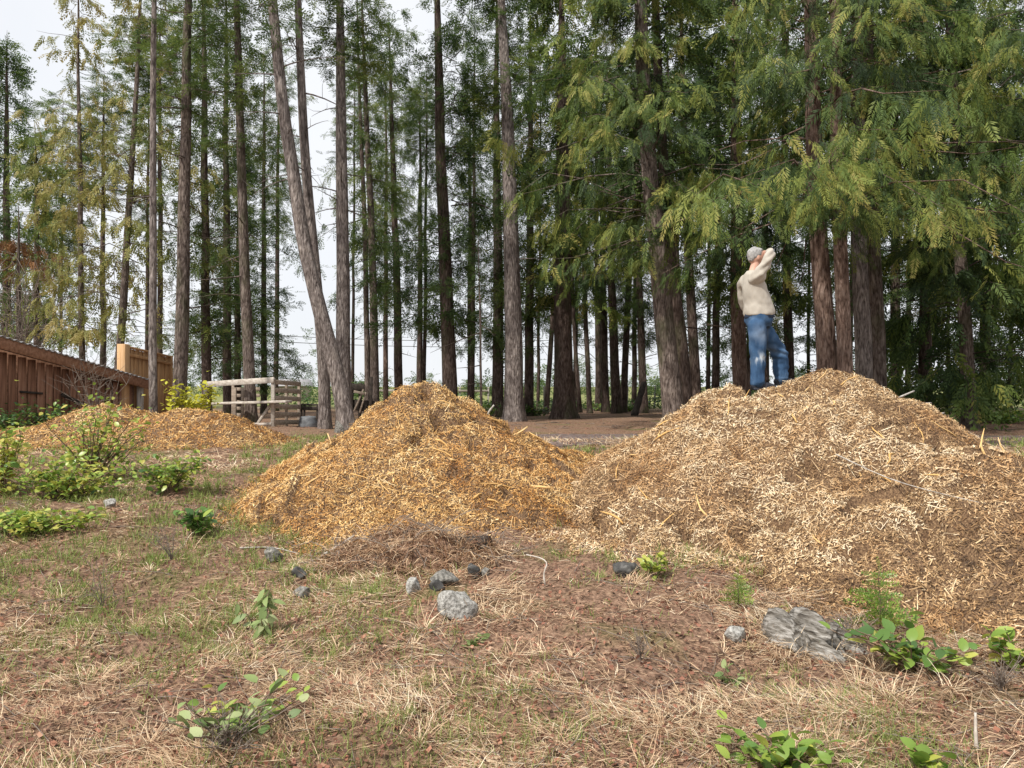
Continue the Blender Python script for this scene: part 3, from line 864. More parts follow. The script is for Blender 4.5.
# -- more firs at the back; nothing tells them apart, so each shares its look with its neighbours
BACK = 'firs crowding the back of the grove'
BACK_LABELS = ['thin back fir with wispy boughs between the rust-brown tree and the first golden tree',
               'thin back fir showing just left of the slim straight grey pole',
               'thin back fir with wispy boughs just left of the big leaning trunk',
               'thin back fir showing between the straight smooth grey trunk and the twin-stemmed tree',
               'thin back fir just left of the dark straight fir behind the middle pile',
               'thin back fir between the dark straight fir and the thin bare sapling',
               'thin back fir between the rough grey-brown trunk and the massive dark cedar',
               'thin back fir showing past the right side of the massive dark cedar\'s foot',
               'thin back fir just left of the trunk with the propped log',
               'thin back fir half hidden by the leaning reddish cedar',
               'thin back fir just right of the dark trunk that stands clear left of the man',
               'thin back fir beside the dark red trunk behind the man',
               'thin back fir whose foliage fills left of the big twin-trunked cedar',
               'thin back fir hidden low behind the big twin-trunked cedar',
               'thin back fir beyond the right slope of the big pile, nearest the pale grey trunk',
               'thin back fir beside the cedar with flared foot in deep shade',
               'thin back fir in the deep shade by the right edge']
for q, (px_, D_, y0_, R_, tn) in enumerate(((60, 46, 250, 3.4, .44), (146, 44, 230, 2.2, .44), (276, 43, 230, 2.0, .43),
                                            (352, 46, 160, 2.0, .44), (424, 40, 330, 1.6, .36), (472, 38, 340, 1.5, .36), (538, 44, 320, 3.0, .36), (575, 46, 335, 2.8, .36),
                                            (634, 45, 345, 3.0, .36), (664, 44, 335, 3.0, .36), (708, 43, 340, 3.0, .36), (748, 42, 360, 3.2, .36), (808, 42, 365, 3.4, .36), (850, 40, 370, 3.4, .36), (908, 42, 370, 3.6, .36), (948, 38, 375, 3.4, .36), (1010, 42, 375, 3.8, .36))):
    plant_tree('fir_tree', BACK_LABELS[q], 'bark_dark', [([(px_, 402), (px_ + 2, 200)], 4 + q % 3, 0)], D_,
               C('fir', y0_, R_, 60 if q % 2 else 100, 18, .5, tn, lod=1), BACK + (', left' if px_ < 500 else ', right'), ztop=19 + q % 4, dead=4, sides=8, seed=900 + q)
# ------------------------------------------------------------------ chip piles
def chip_proto(kind):
    if kind == 0:      # curled flake, two folds
        V = np.array([(-.5, -.45, 0), (.45, -.55, .05), (.55, .4, -.03), (-.4, .5, .12)])
        F = np.array([(0, 1, 2, 3)])
    else:              # splinter: a three-sided sliver
        V = np.array([(-.5, -.4, 0), (.5, -.3, .2), (.45, .3, 0), (-.5, .45, .5)])
        F = np.array([(0, 1, 2, 3)])
    return V, F


def scatter_chips(P, Nn, rg, lmin, lmax, asp, tint, proto=0, tilt=.55):
    V0, F0 = chip_proto(proto)
    n = len(P)
    L = rg.uniform(lmin, lmax, n); W = L * rg.uniform(asp[0], asp[1], n)
    Nn = nrm(Nn + rg.normal(0, tilt, (n, 3)))
    X = nrm(np.cross(Nn, rg.normal(0, 1, (n, 3)))); Y = np.cross(Nn, X)
    V = P[:, None] + (V0[None, :, :1] * L[:, None, None]) * X[:, None] + (V0[None, :, 1:2] * W[:, None, None]) * Y[:, None] + (V0[None, :, 2:] * (W * .9)[:, None, None]) * Nn[:, None]
    F = F0[None] + (np.arange(n) * len(V0))[:, None, None]
    return V.reshape(-1, 3), F.reshape(-1, F0.shape[1]), np.repeat(np.clip(tint, 0, 1), len(V0))


def surf_normal(f, x, y, e=.03):
    gx_ = (f(x + e, y) - f(x - e, y)) / (2 * e); gy_ = (f(x, y + e) - f(x, y - e)) / (2 * e)
    return nrm(np.stack([-gx_, -gy_, np.ones_like(gx_)], -1))


M['chip_bed'] = m_noise('chip_bed', [(.3, (.05, .03, .018)), (.5, (.17, .10, .055)), (.7, (.36, .24, .13))], 60, bumps=.9, dist=.03, detail=8)
chip_shard_mesh = None


def make_pile(name, label, f, box, step, dens, seed, warm, big, cm='chip'):
    rg = np.random.default_rng(seed)
    x0, x1, y0, y1 = box
    xs = np.arange(x0, x1, step); ys = np.arange(y0, y1, step)
    X, Y = np.meshgrid(xs, ys)
    Z = f(X, Y); T = terrain(X, Y)
    keep = Z > T - .22
    k4 = keep[:-1, :-1] & keep[:-1, 1:] & keep[1:, 1:] & keep[1:, :-1]
    idx = np.arange(X.size).reshape(X.shape)
    F = np.stack([idx[:-1, :-1], idx[:-1, 1:], idx[1:, 1:], idx[1:, :-1]], -1)[k4]
    used = np.unique(F); rem = np.full(X.size, -1); rem[used] = np.arange(len(used))
    V = np.stack([X, Y, Z], -1).reshape(-1, 3)[used]
    c = np.array(((x0 + x1) / 2, (y0 + y1) / 2, 0)); c[2] = float(terrain(c[0], c[1]))
    t = thing(name, label, 'wood chips', c, 0, 'piles of fresh wood chips')
    mound = mk('mound', V - c, rem[F], M['chip_bed'], t, smooth=True)
    # chips over the mound, thinning out on the ground round it
    n = int(dens * (x1 - x0) * (y1 - y0))
    x = rg.uniform(x0, x1, n); y = rg.uniform(y0, y1, n)
    dz = f(x, y) - terrain(x, y)
    front = 1.0 if name else 1.0
    pr = np.clip(1 + dz / .16, 0, 1) ** 2
    patch = fbm(x * 1.6, y * 1.6, 0, seed + 3, 3)
    ok = (rg.uniform(0, 1, n) < pr) & (dz > -.16)
    # the far slopes are never seen: keep them thin
    x, y, dz, patch = x[ok], y[ok], dz[ok], patch[ok]
    z = np.maximum(f(x, y), terrain(x, y) + .006)
    g = lambda a, b_: np.maximum(f(a, b_), terrain(a, b_))
    Nn = surf_normal(g, x, y)
    P = np.stack([x, y, z], -1)
    # slopes turned away from the viewer's side of the heap are left as bare bed
    see = (Nn * nrm(np.array((0, 0, EYE)) - P)).sum(-1) > -.16
    x, y, z, dz, patch, Nn, P = [q[see] for q in (x, y, z, dz, patch, Nn, P)]
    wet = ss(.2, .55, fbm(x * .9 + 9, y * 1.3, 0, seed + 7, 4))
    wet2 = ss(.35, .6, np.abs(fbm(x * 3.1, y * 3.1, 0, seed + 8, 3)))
    tint = warm + .17 * rg.normal(0, 1, len(x)) + .08 * patch - .27 * wet - .34 * wet2 * rg.uniform(0, 1, len(x)) + np.clip(9.0 * (g(x, y) - .25 * (g(x + .10, y) + g(x - .10, y) + g(x, y + .10) + g(x, y - .10))), -.5, .12)  # last term paints crevice shade into the chip colour: hollows darker, crests lighter
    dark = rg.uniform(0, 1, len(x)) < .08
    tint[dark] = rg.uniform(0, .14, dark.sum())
    m = len(x)
    cut = rg.uniform(0, 1, m)
    a = cut < .70; b_ = (cut >= .70) & (cut < .955); d = cut >= .955
    P += Nn * rg.uniform(-.006, .022, m)[:, None]
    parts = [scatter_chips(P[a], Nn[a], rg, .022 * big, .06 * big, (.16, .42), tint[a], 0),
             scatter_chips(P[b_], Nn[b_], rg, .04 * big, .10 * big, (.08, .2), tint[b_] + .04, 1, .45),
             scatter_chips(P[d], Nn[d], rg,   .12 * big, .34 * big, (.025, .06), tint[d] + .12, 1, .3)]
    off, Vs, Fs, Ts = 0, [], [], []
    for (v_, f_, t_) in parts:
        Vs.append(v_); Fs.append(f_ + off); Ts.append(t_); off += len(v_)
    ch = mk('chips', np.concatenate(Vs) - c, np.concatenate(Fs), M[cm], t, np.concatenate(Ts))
    ch['kind'] = 'stuff'
    return t, c, g


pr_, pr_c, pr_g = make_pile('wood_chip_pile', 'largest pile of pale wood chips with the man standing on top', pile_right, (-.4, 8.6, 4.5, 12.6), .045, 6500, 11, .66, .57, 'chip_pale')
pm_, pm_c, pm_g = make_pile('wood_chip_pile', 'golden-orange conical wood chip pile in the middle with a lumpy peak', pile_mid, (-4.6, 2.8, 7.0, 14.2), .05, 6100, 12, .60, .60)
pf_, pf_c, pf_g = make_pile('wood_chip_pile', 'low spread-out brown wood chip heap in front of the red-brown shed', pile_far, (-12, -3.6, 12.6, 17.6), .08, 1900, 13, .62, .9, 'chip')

# splinters and torn branches that stick out of the piles, big enough to pick out
rg = np.random.default_rng(77)
sm_ = []
for q in range(4):
    mb = MB(); k = np.linspace(-.5, .5, 5)
    mb.tube(np.stack([k, .05 * np.sin(k * 5 + q), .03 * np.cos(k * 4 + q)], -1), [.018, .02, .017, .013, .004], 4, tint=.6 + .08 * q)
    o = mb.build('wood_splinter', M['chip'], link=False); sm_.append(o.data); bpy.data.objects.remove(o)
for par, c, g, xy in ((pr_, pr_c, pr_g, (1.0, 6.6, 6.5, 9.6)), (pm_, pm_c, pm_g, (-3.2, .8, 8.2, 11.0))):
    for q in range(46):
        x, y = rg.uniform(xy[0], xy[1]), rg.uniform(xy[2], xy[3])
        if not on_pile(x, y, -.1):
            continue
        n = surf_normal(g, np.array([x]), np.array([y]))[0]
        o = ob('wood_splinter', sm_[q % 4], par)
        az = rg.uniform(0, 6.28); d = nrm(np.cross(n, np.array((math.cos(az), math.sin(az), .2))) + n * rg.uniform(-.1, .3))
        o.rotation_mode = 'QUATERNION'; o.rotation_quaternion = Vector(d).to_track_quat('X', 'Z')
        s = rg.uniform(.16, .42); o.scale = (s, rg.uniform(.35, .8), rg.uniform(.35, .8))
        o.location = Vector((x, y, float(g(x, y)) + .012)) - Vector(c)

# thin poles and a bent withe sticking out on the right flank of the big pile
def stick(name, label, pts, r0, r1, mat, cat='stick', n=6, group=None):
    pts = np.array(pts, float); o_ = pts[0].copy()
    u = np.linspace(0, 1, len(pts)); uu = np.linspace(0, 1, 10)
    P = np.stack([np.interp(uu, u, pts[:, k]) for k in range(3)], -1)
    if len(pts) > 2:
        for _ in range(2):
            P[1:-1] = (P[:-2] + P[1:-1] * 2 + P[2:]) / 4
    mb = MB().tube(P - o_, np.linspace(r0, r1, 10) * (1 + .12 * np.sin(np.arange(10) * 2.1)), n, tint=.9)
    o = mb.build(name, M[mat], smooth=True); o.location = o_
    return tag(o, label, cat, group)


for q, (a, b_) in enumerate((((893, 400), (914, 391)), ((905, 404), (931, 403)), ((918, 418), (944, 413)))):
    A, B = pix(*a, 9.9), pix(*b_, 10.3)
    stick('pole', ['upper of the thin grey poles sticking out of the big pile\'s right flank', 'middle thin grey pole sticking out of the big pile\'s right flank', 'lower thin pale pole sticking out of the big pile\'s right flank'][q],
          [A - (B - A) * .8, A, B], .014, .011, 'weathered', 'pole', group='poles in the big pile')
stick('bent_withe', 'thin pale bent branch arching off the right slope of the big chip pile',
      [pix(950, 432, 9.5), pix(965, 429, 9.5), pix(980, 437, 9.5), pix(990, 450, 9.5), pix(992, 462, 9.3), pix(986, 466, 9.2)], .012, .006, 'weathered', 'branch')
# ------------------------------------------------------------------ grass and litter
def blades(P, az, L, W, lean, curl, tint, rg, short=False):
    n = len(P)
    d0 = np.stack([np.cos(az) * np.sin(lean), np.sin(az) * np.sin(lean), np.cos(lean)], -1)
    sd = np.stack([-np.sin(az), np.cos(az), np.zeros(n)], -1)
    tw = rg.normal(0, .35, n)
    sd = nrm(sd + np.stack([np.zeros(n), np.zeros(n), tw], -1))
    lv = np.array((0, .36, .72, 1.0)) if not short else np.array((0, .55, 1.0)); nl = len(lv) - 1; nv = 2 * nl + 1; V = np.zeros((n, nv, 3)); k = 0
    bend = rg.normal(0, .22, n)
    for i, t in enumerate(lv):
        p = P + (L * t)[:, None] * d0 + (L * bend * t * t)[:, None] * np.stack([-np.sin(az), np.cos(az), 0 * az], -1)
        p[:, 2] -= L * curl * t * t
        p[:, 2] = np.maximum(p[:, 2], P[:, 2] + .004)
        if i < nl:
            w = (W * (1 - .55 * t))[:, None] * sd * .5
            V[:, k] = p - w; V[:, k + 1] = p + w; k += 2
        else:
            V[:, k] = p
    b_ = (np.arange(n) * nv)[:, None, None]
    Q = np.array([(0, 1, 3, 2), (2, 3, 5, 4)][:nl - 1])[None] + b_; T = np.array([(nv - 3, nv - 2, nv - 1)])[None] + b_
    return V.reshape(-1, 3), [Q.reshape(-1, 4), T.reshape(-1, 3)], np.repeat(np.clip(tint, 0, 1), nv)


def field_pts(rg, n, y0, y1, pw=1.25):
    u = rg.uniform(0, 1, n)
    a, b_ = y0 ** (2 - pw - .75), y1 ** (2 - pw - .75)
    if abs(2 - pw - .75) < 1e-3:
        y = y0 * (y1 / y0) ** u
    else:
        y = (a + (b_ - a) * u) ** (1 / (2 - pw - .75))
    x = rg.uniform(-1, 1, n) * (.77 * y + .8)
    return x, y


rg = np.random.default_rng(101)
x, y = field_pts(rg, 430000, 2.6, 16)
ok = ~on_pile(x, y, -.02)
x, y = x[ok], y[ok]
greenness = fbm(x * .55 + 3, y * .55, 0, 201, 4) + .55 * ss(1.5, -3.0, x) - .30 * ss(-1, 2.5, x) * ss(8, 5, y)
greenness = greenness + .3 * ss(10, 13, y)
clump = fbm(x * 1.7, y * 1.7, 0, 207, 3)
bare = fbm(x * 1.1 + 7, y * 1.1, 0, 211, 3)
# straw
keep = rg.uniform(0, 1, len(x)) < np.clip(.55 + .45 * clump - .2 * ss(.1, .7, greenness) - .55 * ss(.15, .7, bare) - .25 * ss(2.2, .8, np.hypot(x - .3, (y - 5.4) * .9)), .10, 1)
sx, sy = x[keep], y[keep]
n = len(sx); far = np.clip(sy / 5, .8, 2.6)
flow = 2.2 * fbm(sx * .6, sy * .6, 0, 221, 2) + 4.2
az = flow + rg.normal(0, 1.0, n)
lean = np.radians(np.clip(rg.normal(74, 16, n), 8, 89))
L = rg.uniform(.045, .16, n) * (1 + .6 * np.clip(clump[keep], 0, 1)); W = rg.uniform(.003, .0058, n) * far
tint = .54 + .24 * rg.normal(0, 1, n) + .15 * clump[keep] - .22 * ss(-.2, .9, bare[keep])
o = mk('dead_grass', *(lambda r: (r[0], r[1]))(s_ := blades(np.stack([sx, sy, terrain(sx, sy) + .004], -1), az, L, W, lean, rg.uniform(0, .35, n), tint, rg, True)), M['straw'], tint=s_[2])
o['kind'] = 'stuff'; tag(o, 'matted dry straw-coloured grass covering the foreground slope', 'dead grass')
# tussocks of longer straw
TP = []
for q in range(130):
    tx_, ty_ = field_pts(rg, 1, 2.7, 10)
    if not on_pile(tx_, ty_, .05)[0]:
        TP.append((tx_[0], ty_[0], rg.uniform(.5, 1.3)))
for (a, b_, s) in ((150, 745, 1.8), (200, 735, 1.4), (830, 662, 1.5), (850, 640, 1.3), (862, 628, 1.2), (800, 655, 1.1), (775, 640, .9), (478, 616, 1.3), (450, 625, .8), (425, 588, 1), (455, 580, 1), (635, 585, .9), (745, 650, .8), (860, 690, 1.4), (700, 720, 1.0), (505, 620, 1.2), (520, 610, .9), (370, 565, 1.6), (420, 560, 1.6), (345, 570, 1.4), (460, 556, 1.5), (890, 700, 1.4), (950, 690, 1.2), (640, 610, 1), (60, 600, 1.2), (90, 690, 1.3), (560, 740, 1.1), (420, 745, 1)):
    p = hit(a, b_); TP.append((p[0], p[1], s))
TP = np.array(TP)
cnt = (60 * TP[:, 2]).astype(int); rep = np.repeat(np.arange(len(TP)), cnt)
n = len(rep); az = rg.uniform(0, 6.28, n); rr = np.abs(rg.normal(0, .06, n)) * TP[rep, 2]
sx = TP[rep, 0] + np.cos(az) * rr; sy = TP[rep, 1] + np.sin(az) * rr
far = np.clip(sy / 5, .8, 2.0)
s_ = blades(np.stack([sx, sy, terrain(sx, sy)], -1), az + rg.normal(0, .5, n), rg.uniform(.07, .24, n) * np.clip(TP[rep, 2], .6, 1.3), rg.uniform(.003, .0055, n) * far, np.radians(rg.uniform(25, 82, n)), rg.uniform(.15, .6, n), .66 + .2 * rg.normal(0, 1, n), rg)
o = mk('dead_grass_tussocks', s_[0], s_[1], M['straw'], tint=s_[2]); o['kind'] = 'stuff'
tag(o, 'arching tufts of long pale dead grass scattered over the slope', 'dead grass')
# green grass
pg = ss(-.15, .75, greenness) * (.45 + .75 * ss(-.1, .5, fbm(x * 2.6, y * 2.6, 0, 231, 3)))
keep = rg.uniform(0, 1, len(x)) < np.clip(pg * .056, .0012, .06)
sx, sy = np.repeat(x[keep], 8), np.repeat(y[keep], 8); n = len(sx)
sx = sx + rg.normal(0, .028, n); sy = sy + rg.normal(0, .028, n)
ok = ~on_pile(sx, sy, -.02); sx, sy = sx[ok], sy[ok]; n = len(sx); far = np.clip(sy / 5, .8, 2.6)
s_ = blades(np.stack([sx, sy, terrain(sx, sy)], -1), rg.uniform(0, 6.28, n), rg.uniform(.04, .13, n) * np.clip(far, .9, 1.5), rg.uniform(.0032, .006, n) * far, np.radians(np.abs(rg.normal(28, 18, n))), rg.uniform(.05, .5, n), .6 + .25 * rg.normal(0, 1, n), rg, True)
o = mk('green_grass', s_[0], s_[1], M['grass'], tint=s_[2]); o['kind'] = 'stuff'
tag(o, 'short fresh green grass growing in patches through the straw', 'grass')
# litter: fallen leaves, bark scraps, twigs
x, y = field_pts(rg, 56000, 2.5, 26)
ok = ~on_pile(x, y, -.05)
x, y = x[ok], y[ok]; n = len(x); far = np.clip(y / 5, .8, 3)
g = lambda a, b_: terrain(a, b_)
P = np.stack([x, y, terrain(x, y) + rg.uniform(.004, .03, n)], -1)
V_, F_, T_ = scatter_chips(P, np.tile((0, 0, 1.), (n, 1)), rg, .010, .032, (.35, .8), .42 + .25 * rg.normal(0, 1, n) + .25 * fbm(x, y, 0, 241, 3), 0, .6)
o = mk('leaf_litter', V_, F_, M['litter'], tint=T_); o['kind'] = 'stuff'
tag(o, 'reddish-brown fallen leaves and bark scraps on the ground', 'leaf litter')
x, y = field_pts(rg, 1500, 2.6, 24); ok = ~on_pile(x, y, -.02); x, y = x[ok], y[ok]
mb = MB()
for a, b_ in zip(x, y):
    L = rg.uniform(.12, .55); th = rg.uniform(0, 6.28); d = np.array((math.cos(th), math.sin(th), 0)); p = np.array((-d[1], d[0], 0))
    k = np.linspace(0, 1, 4)[:, None]
    Q = np.array((a, b_, 0)) + d * L * k + p * rg.normal(0, .12) * L * k * k
    Q[:, 2] = terrain(Q[:, 0], Q[:, 1]) + .012 + rg.uniform(0, .04) * k[:, 0]
    mb.tube(Q, np.linspace(.0035, .0018, 4) * max(1, b_ / 6), 3, cap=False)
o = mb.build('fallen_twigs', M['deadtwig']); o['kind'] = 'stuff'
tag(o, 'thin grey fallen twigs strewn over the slope', 'twigs')

# ------------------------------------------------------------------ leafy plants
def leaf_mesh(w=.55, curl=.25, fold=.18):
    t = np.array((0, .22, .5, .78, 1.0)); wd = np.array((0.03, .42, .5, .32, 0.0)) * w * 1.0
    V, F = [], []
    for i in range(5):
        zc = .1 * t[i] - curl * t[i] ** 2
        V += [(t[i], wd[i], zc + fold * wd[i]), (t[i], 0, zc), (t[i], -wd[i], zc + fold * wd[i])]
    for i in range(4):
        a = i * 3
        F += [(a + 1, a + 4, a + 3, a), (a + 2, a + 5, a + 4, a + 1)]
    return np.array(V, float), np.array(F)


LEAVES = {}


def leaf_data(mat, k, w):
    key = (mat, k, w)
    if key not in LEAVES:
        V, F = leaf_mesh(w, .15 + .06 * k, .1 + .05 * (k % 3))
        o = mk('leaf', V, F, M[mat], tint=np.full(len(V), .08 + k * .21), smooth=True, link=False)
        LEAVES[key] = o.data; bpy.data.objects.remove(o)
    return LEAVES[key]


def leafy_plant(name, label, px, py, h, spread, nst, nl, size, mat='leaf', w=.62, tone=(1, 4), group=None, upright=.5, seed=0, f=terrain, cat='shrub'):
    rg = np.random.default_rng(seed + px * 7 + py)
    o_ = hit(px, py, f)
    t = thing(name, label, cat, o_, 0, group)
    mb = MB()
    for s in range(nst):
        az = rg.uniform(0, 6.28); sp = spread * rg.uniform(.25, 1); hh = h * rg.uniform(.55, 1.1)
        d = np.array((math.cos(az), math.sin(az), 0))
        k = np.linspace(0, 1, 6)[:, None]
        P = d * sp * k ** 1.3 + np.array((0, 0, 1.)) * hh * (k - .18 * k * k) + rg.normal(0, .012, (6, 3)) * k + np.array((rg.normal(0, .02), rg.normal(0, .02), -.03))
        mb.tube(P, np.linspace(.0045, .002, 6) * (1 + h), 4, cap=False)
        for q in range(nl):
            u = min(1, .3 + .7 * (q + rg.uniform(0, 1)) / nl)
            b_ = np.array([np.interp(u, k[:, 0], P[:, a]) for a in range(3)])
            a2 = az + q * 2.4 + rg.normal(0, .5)
            dd = np.array((math.cos(a2), math.sin(a2), rg.normal(upright, .45)))
            kk = int(np.clip(round(rg.normal((tone[0] + tone[1]) / 2, (tone[1] - tone[0]) / 2.5)), 0, 4))
            l = ob('leaf', leaf_data(mat, kk, w), t)
            l.rotation_mode = 'QUATERNION'
            l.rotation_quaternion = Vector(dd).to_track_quat('X', 'Z') @ Euler((rg.normal(0, .5), 0, 0)).to_quaternion()
            sc = size * rg.uniform(.6, 1.2); l.scale = (sc, sc, sc)
            l.location = b_
    mb.build('stem', M['stem'], t)
    return t


def foliage_shrub(name, label, px, py, rx, ry, h, n, size, mat='leaf', tint=.5, spread=.22, w=.6, group=None, seed=0, D=None, stems=14, cat='shrub', base=0.0):
    """shrub whose leaves are too small to pick out: stems plus one mesh of leaves"""
    rg = np.random.default_rng(seed + px * 3 + py)
    o_ = hit(px, py) if D is None else ground_pt(pix(px, py, D)[0], D)
    t = thing(name, label, cat, o_, 0, group)
    mb = MB(); tips = []
    for s in range(stems):
        az = rg.uniform(0, 6.28); u = rg.uniform(.2, 1)
        k = np.linspace(0, 1, 5)[:, None]
        hh = h * rg.uniform(.5, 1.05)
        P = np.array((math.cos(az) * rx * u, math.sin(az) * ry * u, 0)) * (base + (1 - base) * k) + np.array((0, 0, 1.)) * hh * (k - .2 * k * k) + rg.normal(0, .03 * h, (5, 3)) * k
        P[0, 2] = -.05
        mb.tube(P, np.linspace(.006 + .006 * h, .003, 5), 4, cap=False)
        tips.append(P)
    mb.build('stem', M['stem'], t)
    tips = np.array(tips)
    i = rg.integers(0, stems, n); u = rg.uniform(.25, 1, n) * 4; a = np.minimum(u.astype(int), 3); fr = (u - a)[:, None]
    P = tips[i, a] * (1 - fr) + tips[i, a + 1] * fr + rg.normal(0, 1, (n, 3)) * np.array((rx, ry, h)) * .13
    P[:, 2] = np.maximum(P[:, 2], .02)
    az = rg.uniform(0, 6.28, n)
    X = np.stack([np.cos(az), np.sin(az), rg.normal(.1, .5, n)], -1)
    V0, F0 = leaf_mesh(w, .2, .15)
    tn = tint + spread * rg.normal(0, 1, n) + .12 * fbm(P[:, 0] * 3, P[:, 2] * 3, P[:, 1] * 3, seed, 2)
    V, F, T = scatter((V0, F0, np.zeros(len(V0))), P, X, np.tile((0, 0, 1.), (n, 1)) + rg.normal(0, .4, (n, 3)), size * rg.uniform(.6, 1.3, n), np.clip(tn, 0, 1), 0)
    mk('foliage', V, F, M[mat], t, T, smooth=True)
    return t


# near shrubs with leaves big enough to pick out
leafy_plant('leafy_shrub', 'bright green round-leaved shrub at the bottom edge, right of centre', 785, 772, .20, .34, 20, 6, .088, tone=(1, 3), seed=3)
leafy_plant('leafy_shrub', 'bright green broad leaves at the bottom edge, below the white stick', 930, 780, .15, .13, 6, 5, .095, tone=(1, 3), seed=4)
leafy_plant('leafy_shrub', 'green and yellow shrub beside the weathered stump, left of the pair at the pile\'s foot', 915, 672, .32, .52, 20, 6, .10, tone=(0, 4), seed=5)
leafy_plant('leafy_shrub', 'yellowish shrub at the right edge by the foot of the big pile', 1012, 668, .30, .24, 10, 5, .10, tone=(1, 4), seed=6)
leafy_plant('leafy_shrub', 'bright yellow-green sprout beside the dark stone at the big pile\'s foot', 655, 578, .24, .20, 8, 5, .095, tone=(2, 4), seed=7)
leafy_plant('leafy_shrub', 'small drooping narrow-leaved seedling in front of the weathered stump', 776, 628, .20, .06, 4, 6, .085, w=.3, tone=(2, 4), upright=-.25, seed=8)
leafy_plant('leafy_shrub', 'small upright plant with pale green leaves below the white stone', 728, 688, .20, .08, 3, 5, .075, mat='leaf_pale', tone=(0, 3), seed=9)
leafy_plant('leafy_shrub', 'wilted plant with hanging grey-green leaves left of the scattered stones', 264, 635, .38, .16, 7, 7, .115, mat='leaf_pale', w=.42, tone=(1, 4), upright=-.7, seed=10)
leafy_plant('leafy_shrub', 'sparse shrub with pale and yellow leaves over dead brambles at lower left', 232, 742, .32, .42, 16, 4, .08, mat='leaf_pale', tone=(0, 3), seed=11)
leafy_plant('leafy_shrub', 'yellowing low sprigs mixed into the sparse shrub at lower left', 246, 736, .26, .40, 20, 4, .068, mat='leaf', tone=(2, 4), seed=12)
leafy_plant('leafy_shrub', 'compact dark green plant alone in the grass left of the middle pile', 199, 536, .32, .26, 16, 7, .105, tone=(0, 2), seed=13)
leafy_plant('leafy_shrub', 'pale green rosette in front of the white boulder', 478, 642, .06, .10, 6, 4, .06, mat='leaf_pale', tone=(0, 2), seed=14)
leafy_plant('leafy_shrub', 'small pale green herb low in the dry grass above the bottom shrub', 790, 698, .07, .07, 5, 4, .05, mat='leaf_pale', tone=(1, 4), w=.35, seed=15)

# left shrubs
foliage_shrub('shrub', 'large bright green leafy shrub sprawling at the left below the chip heap', 62, 500, 1.15, .55, .62, 950, .08, tint=.70, spread=.25, seed=1, stems=26)
foliage_shrub('shrub', 'twiggy shrub with yellow-green leaves rising in front of the low chip heap', 92, 482, .85, .55, 1.35, 720, .08, tint=.76, seed=2, stems=34)
foliage_shrub('shrub', 'yellow-leaved shrub cut by the left edge, below the shed', 6, 492, .42, .4, 1.25, 420, .09, tint=.85, seed=3, stems=12)
foliage_shrub('shrub', 'green shrub with grassy tuft at the foot of the low chip heap\'s right end', 168, 492, .6, .4, .52, 520, .075, tint=.6, spread=.25, seed=4, stems=18)
foliage_shrub('ground_cover', 'low pale yellow-green ground cover at the left edge in front of the large shrub', 38, 532, .75, .35, .26, 620, .075, mat='leaf', tint=.74, seed=5, stems=18, cat='ground cover')
foliage_shrub('shrub', 'bright yellow flowering bush in front of the pallet bin', 190, 424, .72, .4, 1.35, 900, .12, mat='leaf_yellow', tint=.5, seed=6, D=18.5, stems=14)
foliage_shrub('shrub', 'dark green shrub against the middle of the shed wall', 52, 430, .9, .6, .75, 500, .09, mat='leaf', tint=.12, seed=7, D=16.9, stems=26)
foliage_shrub('shrub', 'dark green shrub at the left edge against the shed wall', 12, 436, .7, .5, .75, 420, .09, mat='leaf', tint=.10, seed=8, D=16.0, stems=18)
foliage_shrub('shrub', 'low green shrub under the thin bare sapling behind the middle pile', 478, 402, 1.3, .7, .8, 700, .13, tint=.40, seed=9, D=29, stems=22)
foliage_shrub('shrub', 'dark low shrub in the shade left of the massive dark cedar', 535, 404, 1.2, .7, .55, 500, .13, tint=.15, seed=10, D=33, stems=20)
foliage_shrub('shrub', 'low bright shrub in the shade at the far right beyond the dirt track', 1000, 412, 1.6, .8, .5, 900, .13, tint=.45, seed=11, D=25, stems=22)
foliage_shrub('shrub', 'low green shrubs patch around the foot of the three close dark trunks', 622, 404, 2.6, .9, .45, 900, .15, tint=.40, seed=12, D=41, stems=30)
foliage_shrub('shrub', 'green undergrowth at the back between the leaning cedar and the man', 705, 404, 2.2, .9, 1.1, 900, .15, tint=.35, seed=13, D=37, stems=30)


def bare_shrub(name, label, px, py, h, spread, n, r=.004, D=None, mat='deadtwig', seed=0, cat='bush', group=None):
    rg = np.random.default_rng(seed + px)
    o_ = hit(px, py) if D is None else ground_pt(pix(px, py, D)[0], D)
    t = thing(name, label, cat, o_, 0, group)
    mb = MB()
    for s in range(n):
        az = rg.uniform(0, 6.28); d = np.array((math.cos(az), math.sin(az), 0)); k = np.linspace(0, 1, 6)[:, None]
        P = d * spread * rg.uniform(.1, 1) * k ** 1.2 + np.array((0, 0, 1.)) * h * rg.uniform(.5, 1.1) * k + rg.normal(0, .03 * h, (6, 3)) * k
        P[0, 2] = -.03
        mb.tube(P, np.linspace(r, r * .35, 6), 3, cap=False)
        for q in range(4):
            i = int(rg.integers(2, 5)); e = P[i] + np.array((rg.normal(0, .2), rg.normal(0, .2), rg.uniform(.05, .3))) * h * .7
            mid = (P[i] + e) / 2 + rg.normal(0, .02 * h, 3)
            mb.tube(np.stack([P[i], mid, e]), (r * .5, r * .4, r * .2), 3, cap=False)
            e2 = mid + np.array((rg.normal(0, .15), rg.normal(0, .15), rg.uniform(.02, .2))) * h * .6
            mb.tube(np.stack([mid, e2]), (r * .35, r * .2), 3, cap=False)
    mb.build('twigs', M[mat], t)['kind'] = 'stuff'
    return t


